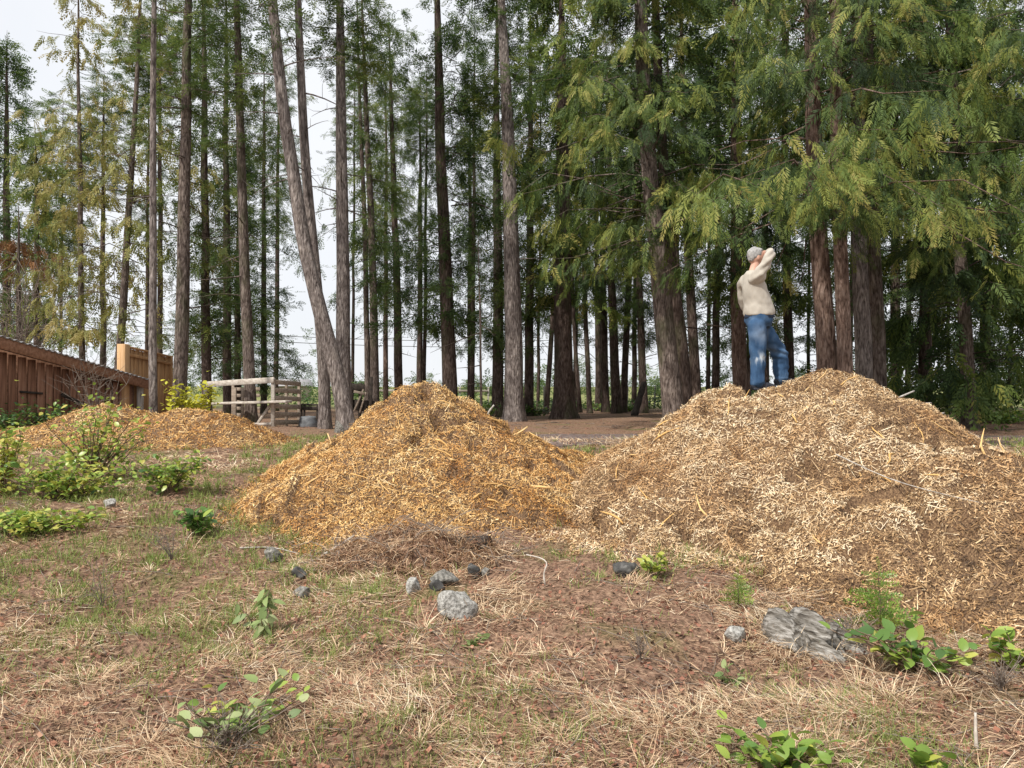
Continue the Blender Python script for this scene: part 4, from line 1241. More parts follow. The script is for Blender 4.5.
bare_shrub('bare_bush', 'leafless grey twiggy bush in front of the shed wall', 98, 436, 1.9, .9, 14, .011, D=16.6, seed=1)
bare_shrub('bare_bush', 'thin leafless stems rising from the grass at the left', 103, 610, .42, .16, 7, .004, seed=2)
bare_shrub('bare_bush', 'thin reddish bare stems in the grass below the compact dark green plant', 172, 560, .42, .25, 12, .004, seed=3)
bare_shrub('bare_bush', 'low tangle of dead bramble stems under the sparse lower left shrub', 225, 752, .22, .34, 26, .004, seed=4)
bare_shrub('bare_bush', 'grey haze of bare twigs on a tall leafless bush behind the shed, left edge', 22, 404, 6.4, 2.6, 46, .03, D=31, seed=5)
bare_shrub('bare_bush', 'dead brown weed stalks beside the weathered stump', 850, 648, .24, .2, 24, .004, seed=6)
bare_shrub('bare_bush', 'dry brown weed tangle at the right edge below the yellowish shrub', 1000, 690, .18, .25, 20, .004, seed=7)
bare_shrub('bare_bush', 'thin dry stalks in the straw left of the small pale green herb', 640, 660, .2, .2, 14, .003, seed=8)

# rust-coloured boughs low behind the shed
plant_tree('cedar_tree', 'tree with rust-brown dying boughs above the shed roof at the left edge', 'bark_dark', [([(20, 402), (18, 200)], 7, 0)], 36,
           C('cedar', 268, 3.0, 22, 22, .5, .5, mat='rust', lod=1), ztop=8.6)

# ------------------------------------------------------------------ fir seedlings
def seedling(label, px, py, h, seed, tint=.7):
    rg = np.random.default_rng(seed); o_ = hit(px, py)
    t = thing('fir_seedling', label, 'seedling', o_, 0, 'fir seedlings at the foot of the big pile')
    mb = MB(); mb.tube(np.array([(0, 0, -.03), (.004, 0, h * .4), (-.006, .004, h * .8), (0, 0, h)]), (.006, .005, .003, .0015), 5)
    SP, SX, SN, S = [], [], [], []
    for w in range(6):
        z = h * (.18 + .8 * w / 6)
        for q in range(6):
            az = q * 1.05 + w * .5 + rg.normal(0, .2); L = h * .46 * (1 - .7 * w / 6) * rg.uniform(.7, 1.15)
            SP.append((0, 0, z)); SX.append((math.cos(az), math.sin(az), .25)); SN.append((rg.normal(0, .3), rg.normal(0, .3), 1)); S.append(L)
    SP.append((0, 0, h * .9)); SX.append((.05, 0, 1)); SN.append((1, 0, 0)); S.append(h * .2)
    SP, SX, S = SP * 2, SX * 2, list(np.array(S * 2) * 1.15); SN = SN + [(a_[1], -a_[0], .6) for a_ in SX[:len(SN)]]
    V, F, T = scatter(SPRAYS[('fir', 1)], np.array(SP, float), np.array(SX, float) + rg.normal(0, .12, (len(SX), 3)), np.array(SN, float), np.array(S), np.clip(tint + .12 * rg.normal(0, 1, len(S)), 0, .9))
    mb.build('stem', M['stem'], t); mk('crown', V, F, M['leaf'], t, T)


seedling('young fir seedling with tiered green branches against the big pile, above the green shrub', 880, 634, .46, 1, .45)
seedling('short feathery fir seedling at the foot of the big pile, left of the stump', 738, 608, .26, 2, .5)

# ------------------------------------------------------------------ stones, stump, sticks
def stone(label, px, py, wpx, hpx, mat, seed, deep=.8, sink=.55, name='stone', D=None, rough=.22, group=None):
    rg = np.random.default_rng(seed)
    o_ = hit(px, py) if D is None else ground_pt(pix(px, py, D)[0], D)
    d = o_[1]; rx = wpx / 2 / FPX * d; rz = hpx / FPX * d / (2 - sink)
    bm = bmesh.new(); bmesh.ops.create_icosphere(bm, subdivisions=4, radius=1)
    V = np.array([v.co[:] for v in bm.verts]); F = np.array([[v.index for v in f.verts] for f in bm.faces]); bm.free()
    n = fbm(V[:, 0] * 1.2, V[:, 1] * 1.2, V[:, 2] * 1.2, seed, 5)
    # facets: clip against random planes
    for q in range(15):
        pn = nrm(rg.normal(0, 1, 3)); dd = rg.uniform(.48, .85); s = V @ pn
        V = V - np.maximum(s - dd, 0)[:, None] * pn * .85
    V = V * (1 + rough * .5 * n + .05 * fbm(V[:, 0] * 5, V[:, 1] * 5, V[:, 2] * 5, seed + 2, 3))[:, None]
    V = V * np.array((rx, rx * deep, rz)); V[:, 2] += rz * (1 - sink)
    a = rg.uniform(-.4, .4); R = np.array(Euler((0, a * .4, a)).to_matrix())
    o = mk(name, V @ R.T, F, M[mat], smooth=True)
    o.location = o_ + np.array((0, rx * deep * .6, 0))
    return tag(o, label, 'rock', group)


ST = 'stones lying in the dry grass'
stone('large whitish boulder, the biggest of the stones in the dry grass', 456, 620, 44, 30, 'rock_pale', 3, group=ST)
stone('upright pale grey stone left of the whitish boulder', 411, 597, 17, 22, 'rock_pale', 4, group=ST)
stone('dark blue-grey round stone right above the whitish boulder', 472, 579, 17, 15, 'rock_dark', 5, group=ST)
stone('small grey stone touching the dark round stone on its right', 485, 577, 11, 10, 'rock', 6, group=ST)
stone('flat grey stone behind the upright pale one and the boulder', 440, 586, 34, 15, 'rock', 7, group=ST)
stone('black hollow-looking stone between the pale stone and the whitish boulder', 437, 594, 22, 11, 'rock_dark', 17, group=ST)
stone('dark grey stone under the yellow-green sprout at the big pile\'s foot', 627, 580, 28, 20, 'rock_dark', 8, group=ST)
stone('small white stone in the straw left of the weathered stump', 737, 645, 24, 16, 'rock_pale', 9, group=ST)
stone('flat pale stone in the grass below the left shrubs', 108, 508, 17, 9, 'rock_pale', 10, group=ST)
stone('grey flat stone half sunk near the left foot of the middle pile', 300, 598, 24, 13, 'rock', 11, group=ST)
stone('mossy grey stone at the left foot of the middle pile', 272, 562, 22, 14, 'rock', 12, group=ST)
stone('dark stone at the left foot of the middle pile, beside the mossy one', 298, 580, 18, 12, 'rock_dark', 13, group=ST)
stone('pale stone at the right edge between the shrubs and the pile', 990, 632, 16, 7, 'rock_pale', 14, group=ST)
stone('mossy boulder at the foot of the leaning trunk', 339, 424, 14, 12, 'rock', 15, D=18.8)
stone('pale bluish stone on the ground past the right end of the big pile', 1016, 478, 18, 8, 'rock_pale', 16, D=11.2)

# weathered stump: grey split slabs leaning together
so = hit(812, 650)
st = thing('weathered_stump', 'weathered grey splintered stump at the foot of the big chip pile', 'stump', so, 0)
rg = np.random.default_rng(5)
M['old_wood'] = m_noise('old_grey_wood', [(.35, (.055, .046, .038)), (.46, (.14, .125, .105)), (.55, (.24, .222, .20)), (.67, (.40, .38, .35))], 42, (.16, 1.3, .8), bumps=1.0, dist=.03, detail=10)
for q, (dx, dy, L, w, h, az) in enumerate(((-.17, .10, .44, .22, .30, -.95), (.03, .06, .54, .20, .30, -.80), (.22, .12, .46, .24, .20, -.62), (.05, -.12, .34, .16, .13, -.85), (.30, -.06, .30, .18, .10, -.5))):
    m_, k_ = 44, 26
    uu, vv = np.meshgrid(np.linspace(-1, 1, m_), np.linspace(-1, 1, k_), indexing='ij')
    rag = 1 + .22 * vnoise(vv * 5, q + 0 * vv, 0, 50) * (np.abs(uu) > .6)
    dome = np.clip(1 - np.abs(uu) ** 3.5 - np.abs(vv) ** 2.6 * (1 - .2 * uu), -.6, 1)
    ridge = np.abs(vnoise(vv * 4.5 + .35 * vnoise(uu * 2, vv, 0, 61), uu * .7, q * 3.0, 51)) * .34 + np.abs(vnoise(vv * 11, uu * 1.4, q * 5.0, 52)) * .20 + .04 * vnoise(uu * 9, vv * 9, q, 53)
    split = ss(.10, .0, np.abs(vnoise(vv * 2.2 + .5, uu * .5, q * 9.0, 54)))
    z = h * (dome * (.85 - .22 * uu) + ridge - .30 * split) - .06
    V = np.stack([uu * L / 2 * rag, vv * w / 2 * (1 + .12 * vnoise(uu * 3, 0 * uu, q, 55)), z], -1).reshape(-1, 3)
    ii = np.arange(m_ * k_).reshape(m_, k_)
    o = mk('slab', V, np.stack([ii[:-1, :-1], ii[1:, :-1], ii[1:, 1:], ii[:-1, 1:]], -1).reshape(-1, 4), M['old_wood'], st, smooth=False)
    o.location = (dx, dy, 0); o.rotation_euler = (rg.normal(0, .06), rg.normal(.05, .05), az)
st.scale = (.88, .88, .8)

stick('dead_stick', 'short bleached white stick standing in the straw at lower right', [hit(977, 752) + (0, 0, .0), hit(977, 752) + (-.006, 0, .07), hit(977, 752) + (.006, .02, .12), hit(977, 752) + (.012, .03, .17)], .010, .006, 'lumber')
a_ = hit(545, 588)
stick('dead_stick', 'curved bleached twig lying at the seam between the two big piles', [a_ + (0, 0, .02), a_ + (-.02, .03, .12), a_ + (.04, .05, .18), a_ + (-.02, .08, .22), a_ + (-.15, .1, .24)], .008, .005, 'lumber')
a_, b2 = hit(322, 562), hit(352, 552)
stick('dead_stick', 'grey branch end poking from the root heap at the middle pile\'s foot', [a_ + (0, 0, .05), b2 + (0, .1, .14)], .016, .010, 'weathered')
a_, b2 = hit(240, 550), hit(300, 556)
stick('dead_stick', 'long thin pale root lying at the left foot of the middle pile', [a_ + (0, 0, .02), (a_ + b2) / 2 + (0, .05, .05), b2 + (0, 0, .02)], .008, .005, 'weathered')
stick('dead_stick', 'stiff pale stick leaning against the right side of the middle pile', [pix(487, 414, 12.6) + (0, 0, -.25), pix(487, 414, 12.6), pix(494, 405, 12.6)], .022, .014, 'weathered')
P0 = np.stack([np.linspace(5.05, 5.55, 5), np.linspace(7.4, 6.6, 5)], -1)
stick('dead_stick', 'long thin pale switch lying on the lower right of the big pile', [(a, b_, float(surf(a, b_)) + .035) for a, b_ in ((3.35, 8.0), (3.6, 7.4), (3.8, 6.9), (3.92, 6.5))], .006, .003, 'weathered')

# root and straw heap at the foot of the middle pile
ho = hit(405, 572)
heap = thing('brush_heap', 'low heap of matted dead grass and roots at the middle pile\'s foot', 'brush heap', ho, 0)
u, v_ = np.meshgrid(np.linspace(-1, 1, 50), np.linspace(-1, 1, 24))
hx, hy = u * .85, .25 + v_ * .34
hz = .24 * np.clip(1 - u ** 2, 0, 1) ** .7 * np.clip(1 - v_ ** 2, 0, 1) ** .6 * (1 + .5 * fbm(u * 3, v_ * 2, 0, 3, 4)) - .03 + (terrain(ho[0] + hx, ho[1] + hy) - ho[2])
ii = np.arange(u.size).reshape(u.shape)
mk('mound', np.stack([hx, hy, hz], -1), np.stack([ii[:-1, :-1], ii[:-1, 1:], ii[1:, 1:], ii[1:, :-1]], -1).reshape(-1, 4), M['soil'], heap, tint=np.zeros(u.size), smooth=True)
rg = np.random.default_rng(8); n = 2600
k = rg.integers(0, u.size, n); P = np.stack([hx, hy, hz], -1).reshape(-1, 3)[k] + rg.normal(0, .02, (n, 3))
s_ = blades(P, rg.normal(4.7, 1.1, n), rg.uniform(.12, .38, n), rg.uniform(.003, .007, n) * 1.5, np.radians(rg.uniform(20, 88, n)), rg.uniform(.2, .8, n), .46 + .2 * rg.normal(0, 1, n), rg)
q = mk('dead_grass', s_[0], s_[1], M['straw'], heap, s_[2]); q['kind'] = 'stuff'
tg = MB()
for k in range(150):
    i_ = rg.integers(0, u.size); b0 = np.stack([hx, hy, hz], -1).reshape(-1, 3)[i_]
    th = rg.uniform(0, 6.28); Lk = rg.uniform(.15, .6); d_ = np.array((math.cos(th), math.sin(th) * .6, rg.normal(.08, .2)))
    tt_ = np.linspace(0, 1, 5)[:, None]
    Q = b0 + d_ * Lk * tt_ + np.array((0, 0, 1.)) * (.10 * np.sin(tt_ * 3.1) * rg.uniform(.3, 1.2)) + rg.normal(0, .02, (5, 3)) * tt_
    tg.tube(Q, np.linspace(.006, .002, 5), 3, cap=False)
tg.build('twigs', M['deadtwig'], heap)['kind'] = 'stuff'
lo = hit(490, 556)
V, F = tube(np.array([(-.55, .10, .06), (-.3, .06, .085), (-.05, .0, .10), (0, -.01, .10)]), (.05, .075, .085, .082), 14, True, 1 + .08 * RNG.normal(0, 1, (4, 14)))
lg = mk('charred_log', V, F, M['dark'], smooth=True); lg.location = lo
tag(lg, 'short black log end poking out of the dead grass heap', 'log')

# ------------------------------------------------------------------ shed
A = np.array((-11.52, 15.3)); B = np.array((-10.73, 22.0))
L = np.linalg.norm(B - A); dr = (B - A) / L; nr = np.array((dr[1], -dr[0]))       # nr points to the track
topz = lambda s: 3.05 - .152 * s + .0
base_z = float(terrain(A[0], A[1])) - .05
shed = thing('shed', 'long red-brown board shed with a sloping roof at the left edge', 'shed', (A[0], A[1], base_z), 0)
o3 = np.array((A[0], A[1], base_z))
rz = math.atan2(dr[1], dr[0])
def sp(s, off, z):
    return np.array((A[0] + dr[0] * s + nr[0] * off, A[1] + dr[1] * s + nr[1] * off, z)) - o3
# dark backing wall, end walls
mb = MB()
for (s0, s1, of0, of1) in ((0, L, -.06, -.03),):
    V = [sp(s0, of0, base_z), sp(s1, of0, base_z), sp(s1, of1, base_z), sp(s0, of1, base_z), sp(s0, of0, topz(s0) - .12), sp(s1, of0, topz(s1) - .12), sp(s1, of1, topz(s1) - .12), sp(s0, of1, topz(s0) - .12)]
    mb.add(V, np.array([(0, 1, 2, 3), (7, 6, 5, 4), (0, 4, 5, 1), (1, 5, 6, 2), (2, 6, 7, 3), (3, 7, 4, 0)]))
mb.build('backing_wall', M['barn_trim'], shed)
for q, s in enumerate((0.02, L - .02)):
    mb = MB(); V = [sp(s, -.07, base_z), sp(s, -3.4, base_z), sp(s, -3.4, topz(s) - .1), sp(s, -.07, topz(s) - .1), sp(s + .03, -.07, base_z), sp(s + .03, -3.4, base_z), sp(s + .03, -3.4, topz(s) - .1), sp(s + .03, -.07, topz(s) - .1)]
    mb.add(V, np.array([(0, 1, 2, 3), (7, 6, 5, 4), (0, 4, 5, 1), (1, 5, 6, 2), (2, 6, 7, 3), (3, 7, 4, 0)])); mb.build('end_wall', M['barn'], shed)
s = .02; q = 0
rg = np.random.default_rng(4)
while s < L - .2:
    w = rg.uniform(.20, .245)
    zt = topz(s + w / 2) - .16
    mb = MB().box((0, 0, 0), (w, .024, zt - base_z - rg.uniform(0, .04)), bev=.004, tint=rg.uniform(0, 1))
    o = mb.build('board', M['barn'], shed)
    c = sp(s + w / 2, -.006 + rg.uniform(0, .006), (zt + base_z) / 2)
    o.location = c; o.rotation_euler = (0, rg.normal(0, .004), rz)
    s += w + rg.uniform(.05, .075); q += 1
o = MB().bar(sp(-.2, .30, topz(-.2) - .06), sp(L + .25, .30, topz(L + .25) - .06), .04, .25, .006).build('fascia_board', M['barn_trim'], shed)
# corrugated roof sheet running back from the rake
n = 190; ss_ = np.linspace(-.3, L + .3, n); off = np.array((.36, -1.6, -3.8))
zz = np.array([topz(a) + .085 + .022 * math.sin(a * 2 * math.pi / .20) for a in ss_])
V = np.array([[sp(a, of, z + (.0 if of > 0 else .03 * (0.36 - of))) for of in off] for a, z in zip(ss_, zz)]).reshape(-1, 3)
i = np.arange(n - 1)[:, None] * 3; j = np.arange(2)[None]
F = np.stack([i + j, i + 3 + j, i + 4 + j, i + 1 + j], -1).reshape(-1, 4)
V2 = V.copy(); V2[:, 2] -= .012
edge = np.stack([np.arange(n - 1) * 3, np.arange(n - 1) * 3 + len(V), np.arange(1, n) * 3 + len(V), np.arange(1, n) * 3], -1)
mk('roof', np.concatenate([V, V2]), np.concatenate([F, F[:, ::-1] + len(V), edge]), M['metal'], shed)
MB().bar(sp(L + .06, .12, base_z), sp(L + .06, .12, topz(L) - .02), .14, .14, .008).build('corner_post', M['weathered'], shed)
MB().bar(sp(2.35, .03, 1.72), sp(3.05, .03, 1.68), .05, .05, .006).build('latch_bar', M['dark'], shed)
stick('plank', 'short dark plank leaning against the shed wall', [sp(3.6, .12, 1.66) + o3, sp(4.5, .25, 1.30) + o3], .05, .05, 'dark', 'plank', 4)

# ------------------------------------------------------------------ new cedar fence panel
fa, fb = pix(123, 410, 21.5), pix(170, 410, 24.0)
fo = ground_pt(fa[0], fa[1])
fen = thing('fence_panel', 'new orange cedar board fence panel beyond the end of the shed', 'fence', fo, 0)
d2 = nrm((fb - fa)[:2]); Lf = np.linalg.norm((fb - fa)[:2]); rz2 = math.atan2(d2[1], d2[0])
zl, zr = 3.03 - fo[2], 2.86 - fo[2]
MB().box((0, 0, (zl + .03) / 2 - .1), (.24, .24, zl + .23), (0, 0, rz2), .012, .9).build('post', M['newcedar'], fen)
MB().box((d2[0] * Lf, d2[1] * Lf, zr / 2 - .1), (.12, .12, zr + .2), (0, 0, rz2), .01, .4).build('post', M['newcedar'], fen)
nb = 11
for q in range(nb):
    u = .14 + (Lf - .22) * (q + .5) / nb; zt = zl + (zr - zl) * u / Lf - .06
    o = MB().box((0, 0, 0), ((Lf - .22) / nb + .02, .022, zt), bev=.003, tint=rg.uniform(0, .8)).build('board', M['newcedar'], fen)
    o.location = (d2[0] * u - d2[1] * .027 * (q % 2), d2[1] * u + d2[0] * .027 * (q % 2), zt / 2); o.rotation_euler = (0, 0, rz2)
a0 = np.array((d2[0] * .12, d2[1] * .12, zl - .03)); a1 = np.array((d2[0] * (Lf + .05), d2[1] * (Lf + .05), zr - .03))
MB().bar(a0, a1, .11, .05, .006, .6).build('cap_rail', M['newcedar'], fen)
MB().bar(a0 + (d2[1] * .05, -d2[0] * .05, -.22), a1 + (d2[1] * .05, -d2[0] * .05, -.22), .04, .09, .006, .3).build('rail', M['newcedar'], fen)

# ------------------------------------------------------------------ pallet bin
FR, FL, BR = pix(273, 425, 21.7), pix(205, 425, 23.0), pix(299, 425, 22.9)
for p in (FR, FL, BR):
    p[2] = float(terrain(p[0], p[1]))
BL = FL + BR - FR
bo = FR.copy()
bin_ = thing('pallet_bin', 'open bin of pale lumber and pallets beyond the low chip heap', 'bin', bo, 0)
H_ = 1.36
for nme, p, h, w in (('post', FR, H_, .10), ('post', FL, H_ - .10, .09), ('post', BR, H_ - .06, .08), ('post', BL, H_ - .12, .08)):
    MB().bar(p - bo + (0, 0, -.1), p - bo + (0, 0, h), w, w, .006).build(nme, M['lumber' if p is FR or p is FL else 'pallet'], bin_)
up = np.array((0, 0, 1.))
ex = nrm(FR - FL); fwd = np.array((ex[1], -ex[0], 0))
MB().bar(FL - bo + up * (H_ - .17) + fwd * .07 - ex * .1, FR - bo + up * (H_ - .06) + fwd * .07 + ex * .1, .045, .16, .006).build('top_rail', M['lumber'], bin_)
MB().bar(FL - bo + up * .62 + fwd * .16, FR - bo + up * .70 + fwd * .16 + ex * .75, .26, .07, .006).build('shelf_board', M['lumber'], bin_)
MB().bar(FR - bo + up * .62 - ex * .08, FR - bo + up * .04 - ex * .62, .05, .08, .005).build('brace', M['lumber'], bin_)
MB().bar(FR - bo + up * .05 + fwd * .06 - ex * .70, FR - bo + up * .07 + fwd * .06, .05, .07, .005).build('bottom_rail', M['lumber'], bin_)
sx_ = nrm(BR - FR); out = np.array((sx_[1], -sx_[0], 0))
for q in range(6):
    z = .12 + q * .225
    MB().bar(FR - bo + up * z + out * .055, BR - bo + up * (z - .01) + out * .055, .022, .13, .003).build('slat', M['pallet'], bin_)
m2 = (FR + BR) / 2 - bo
MB().bar(m2 + out * .0, m2 + up * 1.3, .07, .07, .004).build('pallet_block', M['pallet'], bin_)
for q in range(6):
    z = .10 + q * .2
    MB().bar(BL - bo + up * z + ex * .0, BL - bo + up * z + (BR - BL) * .42, .022, .10, .003).build('slat', M['pallet'], bin_)
for q in range(3):
    MB().bar(BL - bo + ex * (.12 + q * .33) + fwd * .03, BL - bo + ex * (.12 + q * .33) + fwd * .03 + up * 1.15, .08, .06, .004).build('pallet_block', M['pallet'], bin_)

# low dark bench and tarp bundle next to the bin
p1, p2 = pix(301, 420, 23.2), pix(322, 420, 23.4)
q0 = ground_pt(p1[0], p1[1])
bn = thing('low_bench', 'low dark plank bench between the pallet bin and the leaning tree', 'bench', q0)
w = p2[0] - p1[0]
MB().bar((-.05, 0, .62), (w + .1, .05, .60), .4, .05, .005).build('top', M['dark'], bn)
MB().bar((-.05, -.2, .52), (w + .1, -.16, .50), .04, .12, .005).build('apron', M['dark'], bn)
for a in (.05, w - .05):
    for c_ in (-.15, .17):
        MB().bar((a, c_, -.05), (a, c_, .6), .06, .06, .004).build('leg', M['dark'], bn)
u, v_ = np.meshgrid(np.linspace(0, 1, 14), np.arange(20) * 2 * math.pi / 20, indexing='ij')
rr = (1 - .25 * u ** 3) * (1 + .10 * vnoise(np.cos(v_) * 2, np.sin(v_) * 2, u * 3, 4)) * np.where(u > .97, .02, 1)
V = np.stack([np.cos(v_) * .27 * rr, np.sin(v_) * .2 * rr, .46 * u + .03 * vnoise(np.cos(v_) * 3, np.sin(v_) * 3, u, 8)], -1).reshape(-1, 3)
i = np.arange(13)[:, None] * 20; j = np.arange(20)[None]; j2 = (j + 1) % 20
tp = mk('tarp_bundle', V, np.stack([i + j, i + j2, i + 20 + j2, i + 20 + j], -1).reshape(-1, 4), M['tarp'], smooth=True)
tp.scale = (1, 1, .7)
tp.location = ground_pt(*(pix(308, 420, 22.4)[:2])); tag(tp, 'grey tarp-wrapped bundle below the low dark bench', 'bundle')

# old dark timber rack behind the leaning tree
rk0 = pix(351, 400, 24.8); rk0 = ground_pt(rk0[0], rk0[1])
rk = thing('timber_rack', 'old dark timber rack with pale braces behind the leaning tree\'s foot', 'rack', rk0)
for a, h in ((0, 1.25), (.28, 1.25), (.62, 1.45)):
    MB().bar((a, 0, -.1), (a + .02, .02, h), .10, .10, .005).build('post', M['dark'], rk)
MB().bar((-.1, -.06, 1.12), (.45, -.06, 1.10), .05, .22, .005).build('rail', M['dark'], rk)
MB().bar((-.1, .05, .55), (.75, .05, .5), .05, .35, .005).build('panel', M['dark'], rk)
MB().bar((.12, -.1, .35), (.42, -.1, 1.05), .04, .05, .004).build('brace', M['pallet'], rk)
MB().bar((.3, -.1, .3), (.5, -.1, .95), .04, .05, .004).build('brace', M['pallet'], rk)
MB().bar((.12, -.12, .98), (.45, -.12, .9), .10, .08, .004).build('top_board', M['pallet'], rk)

# broken log propped against a back trunk
stick('propped_log', 'short dark broken log leaning against a back trunk', [ground_pt(pix(634, 405, 34)[0], 34) + (0, 0, -.05), pix(644, 383, 35)], .16, .13, 'dark', 'log', 8)

# wire fence along the field
f0, f1 = pix(372, 400, 47)[:2], pix(760, 400, 50)[:2]
fo = ground_pt(*f0)
wf = thing('wire_fence', 'weathered post and wire fence along the field behind the grove', 'fence', fo)
nP = 15; tops = []
for q in range(nP):
    p = ground_pt(*(f0 + (f1 - f0) * q / (nP - 1))) - fo
    MB().bar(p + (0, 0, -.2), p + (rg.normal(0, .05), 0, 1.45 + rg.normal(0, .08)), .11, .11, .01).build('post', M['weathered'], wf)
    tops.append(p)
for z in (.5, .9, 1.3):
    MB().tube(np.array(tops) + (0, -.07, z), .008, 3, cap=False).build('wire', M['cable'], wf)
p = np.array(tops)
MB().bar(p[0] + (0, -.1, 1.15), p[4] + (0, -.1, 1.15), .04, .12, .004).build('rail', M['lumber'], wf)

# house far behind the pallet bin
hp = pix(290, 395, 74); hp = ground_pt(hp[0], hp[1])
hs = thing('house', 'small pale house with grey gable roof far behind the pallet bin', 'house', hp)
MB().box((0, 2, 1.0), (4.2, 5, 2.6), (0, 0, 0), .01).build('wall', M['pallet'], hs)
rf = MB()
rf.add([(-2.5, -.8, 2.25), (2.5, -.8, 2.25), (2.5, 2, 3.3), (-2.5, 2, 3.3), (-2.5, 4.8, 2.25), (2.5, 4.8, 2.25), (-2.5, -.8, 2.13), (2.5, -.8, 2.13), (2.5, 4.8, 2.13), (-2.5, 4.8, 2.13)], [np.array([(0, 1, 2, 3), (3, 2, 5, 4), (6, 7, 1, 0), (9, 8, 7, 6), (4, 5, 8, 9)]), np.array([(0, 3, 4), (1, 5, 2), (0, 4, 9), (0, 9, 6), (1, 7, 8), (1, 8, 5)])])
rf.build('roof', M['shingle'], hs)
hs.scale = (.62, .62, .62)
for a in (-1.1, 1.1):
    wn_ = MB().box((a, -.5, 1.35), (.8, .06, .9), bev=.01).build('window', M['lumber'], hs)
    MB().box((a, -.54, 1.35), (.66, .03, .76)).build('pane', M['glass'], wn_)

# overhead cables
for q, (za, zb2) in enumerate(((300, 337), (306, 343))):
    a, b_ = pix(-120, za, 48), pix(640, zb2, 66)
    u = np.linspace(0, 1, 24)[:, None]
    P = a + (b_ - a) * u - np.array((0, 0, 1.)) * 1.2 * (u * (1 - u)) * 4
    o = MB().tube(P - a, .022, 4, cap=False).build('power_cable', M['cable']); o.location = a
    tag(o, ['upper overhead cable crossing low behind the left trees', 'lower overhead cable crossing low behind the left trees'][q], 'cable', 'overhead cables')

# ------------------------------------------------------------------ far wood beyond the field
rg = np.random.default_rng(31)
Vs, Fs, Ts, nn = [], [], [], 0
wd = MB()
for q in range(110):
    D_ = rg.uniform(90, 150); px_ = rg.uniform(-60, 1100)
    top_y = 366 + 10 * math.sin(px_ * .02) + rg.uniform(-12, 12)
    if px_ < 260:
        top_y = rg.uniform(290, 350)
    elif px_ < 340:
        top_y = rg.uniform(325, 365)
    elif px_ < 520:
        top_y = rg.uniform(372, 386)
    x_ = pix(px_, 395, D_)[0]; zb_ = float(terrain(x_, D_)); zt = pix(px_, top_y, D_)[2] - zb_
    if zt < 2:
        continue
    ax = lambda z: np.array((x_, D_, zb_ + z))
    V, F, T = crown_mesh(rg, ax, .4, zt, min(zt * .28, 4.5) + 1, int(10 + zt * .5), 6, 'fir', 1.7, .36, .15, lod=1, top=.05)
    Vs.append(V); Fs.append(F + nn); Ts.append(T); nn += len(V)
o = mk('distant_woods', np.concatenate(Vs), np.concatenate(Fs), M['fir'], tint=np.concatenate(Ts)); o['kind'] = 'stuff'
tag(o, 'line of distant trees across the field behind the grove', 'woods')

# ------------------------------------------------------------------ undergrowth along the far edge of the grove
rg = np.random.default_rng(64); n = 22000
x = rg.uniform(-14, 40, n); D_ = rg.uniform(42, 52, n)
hmax = (.7 + .5 * vnoise(x * .5, D_ * .3, 0, 71) + 1.5 * ss(5, 14, x) + .5 * ss(-4, -10, x)) * (.55 + .6 * ss(-.4, .3, vnoise(x * .8, D_ * .15 + 9, 0, 73)))
zz = rg.uniform(0, 1, n) ** .8 * np.maximum(hmax, .15)
P = np.stack([x, D_, terrain(x, D_) + zz + .05], -1)
th = rg.uniform(0, 6.28, n)
V0, F0, T0 = np.array([(0, 0, 0), (.5, .26, .08), (1, 0, -.1), (.5, -.26, .08)]), np.array([(0, 3, 2, 1)]), np.zeros(4)
V, F, T = scatter((V0, F0, T0), P, np.stack([np.cos(th), np.sin(th), rg.normal(.2, .5, n)], -1), np.tile((0, 0, 1.), (n, 1)) + rg.normal(0, .4, (n, 3)), rg.uniform(.10, .24, n), np.clip(.12 + .12 * rg.normal(0, 1, n), 0, 1), 0)
o = mk('undergrowth', V, F, M['leaf'], tint=T); o['kind'] = 'stuff'
tag(o, 'low dark green undergrowth along the far edge of the grove', 'undergrowth')
# ------------------------------------------------------------------ the man on the pile
M['skin'] = m_noise('skin', [(.3, (.52, .29, .21)), (.7, (.62, .38, .29))], 14, rough=.5, bumps=.1, dist=.003)
M['hair'] = m_noise('grey_hair', [(.3, (.17, .165, .16)), (.6, (.36, .35, .34)), (.8, (.52, .51, .50))], 60, (1, 1, .35), rough=.7, bumps=.6, dist=.006)
M['sweater'] = m_noise('beige_fleece', [(.3, (.38, .345, .295)), (.7, (.47, .435, .38))], 9, rough=.95, bumps=.25, dist=.006, spec=.1)
M['navy'] = m_noise('navy_cloth', [(.3, (.02, .03, .055)), (.7, (.04, .06, .10))], 20, bumps=.2)
M['boot'] = m_noise('dark_boot', [(.3, (.016, .018, .025)), (.7, (.04, .042, .055))], 18, rough=.6, bumps=.2)
m, nt, b = material('denim')
v = coords(nt); n1 = noise_node(nt, 5.5, 5, v); n2 = noise_node(nt, 160, 2, v)
r = ramp_node(nt, [(.30, (.022, .05, .105)), (.52, (.042, .09, .175)), (.70, (.09, .15, .245))])
nt.links.new(n1.outputs['Fac'], r.inputs['Fac'])
at = nt.nodes.new('ShaderNodeAttribute'); at.attribute_name = 'tint'
mx = nt.nodes.new('ShaderNodeMix'); mx.data_type = 'RGBA'
nt.links.new(at.outputs['Fac'], mx.inputs[0]); nt.links.new(r.outputs['Color'], mx.inputs[6]); mx.inputs[7].default_value = (.50, .55, .60, 1)
nt.links.new(mx.outputs[2], b.inputs['Base Color']); b.inputs['Roughness'].default_value = .9; b.inputs['Specular IOR Level'].default_value = .15
bump(nt, b, n1.outputs['Fac'], .3, .01)
M['denim'] = m


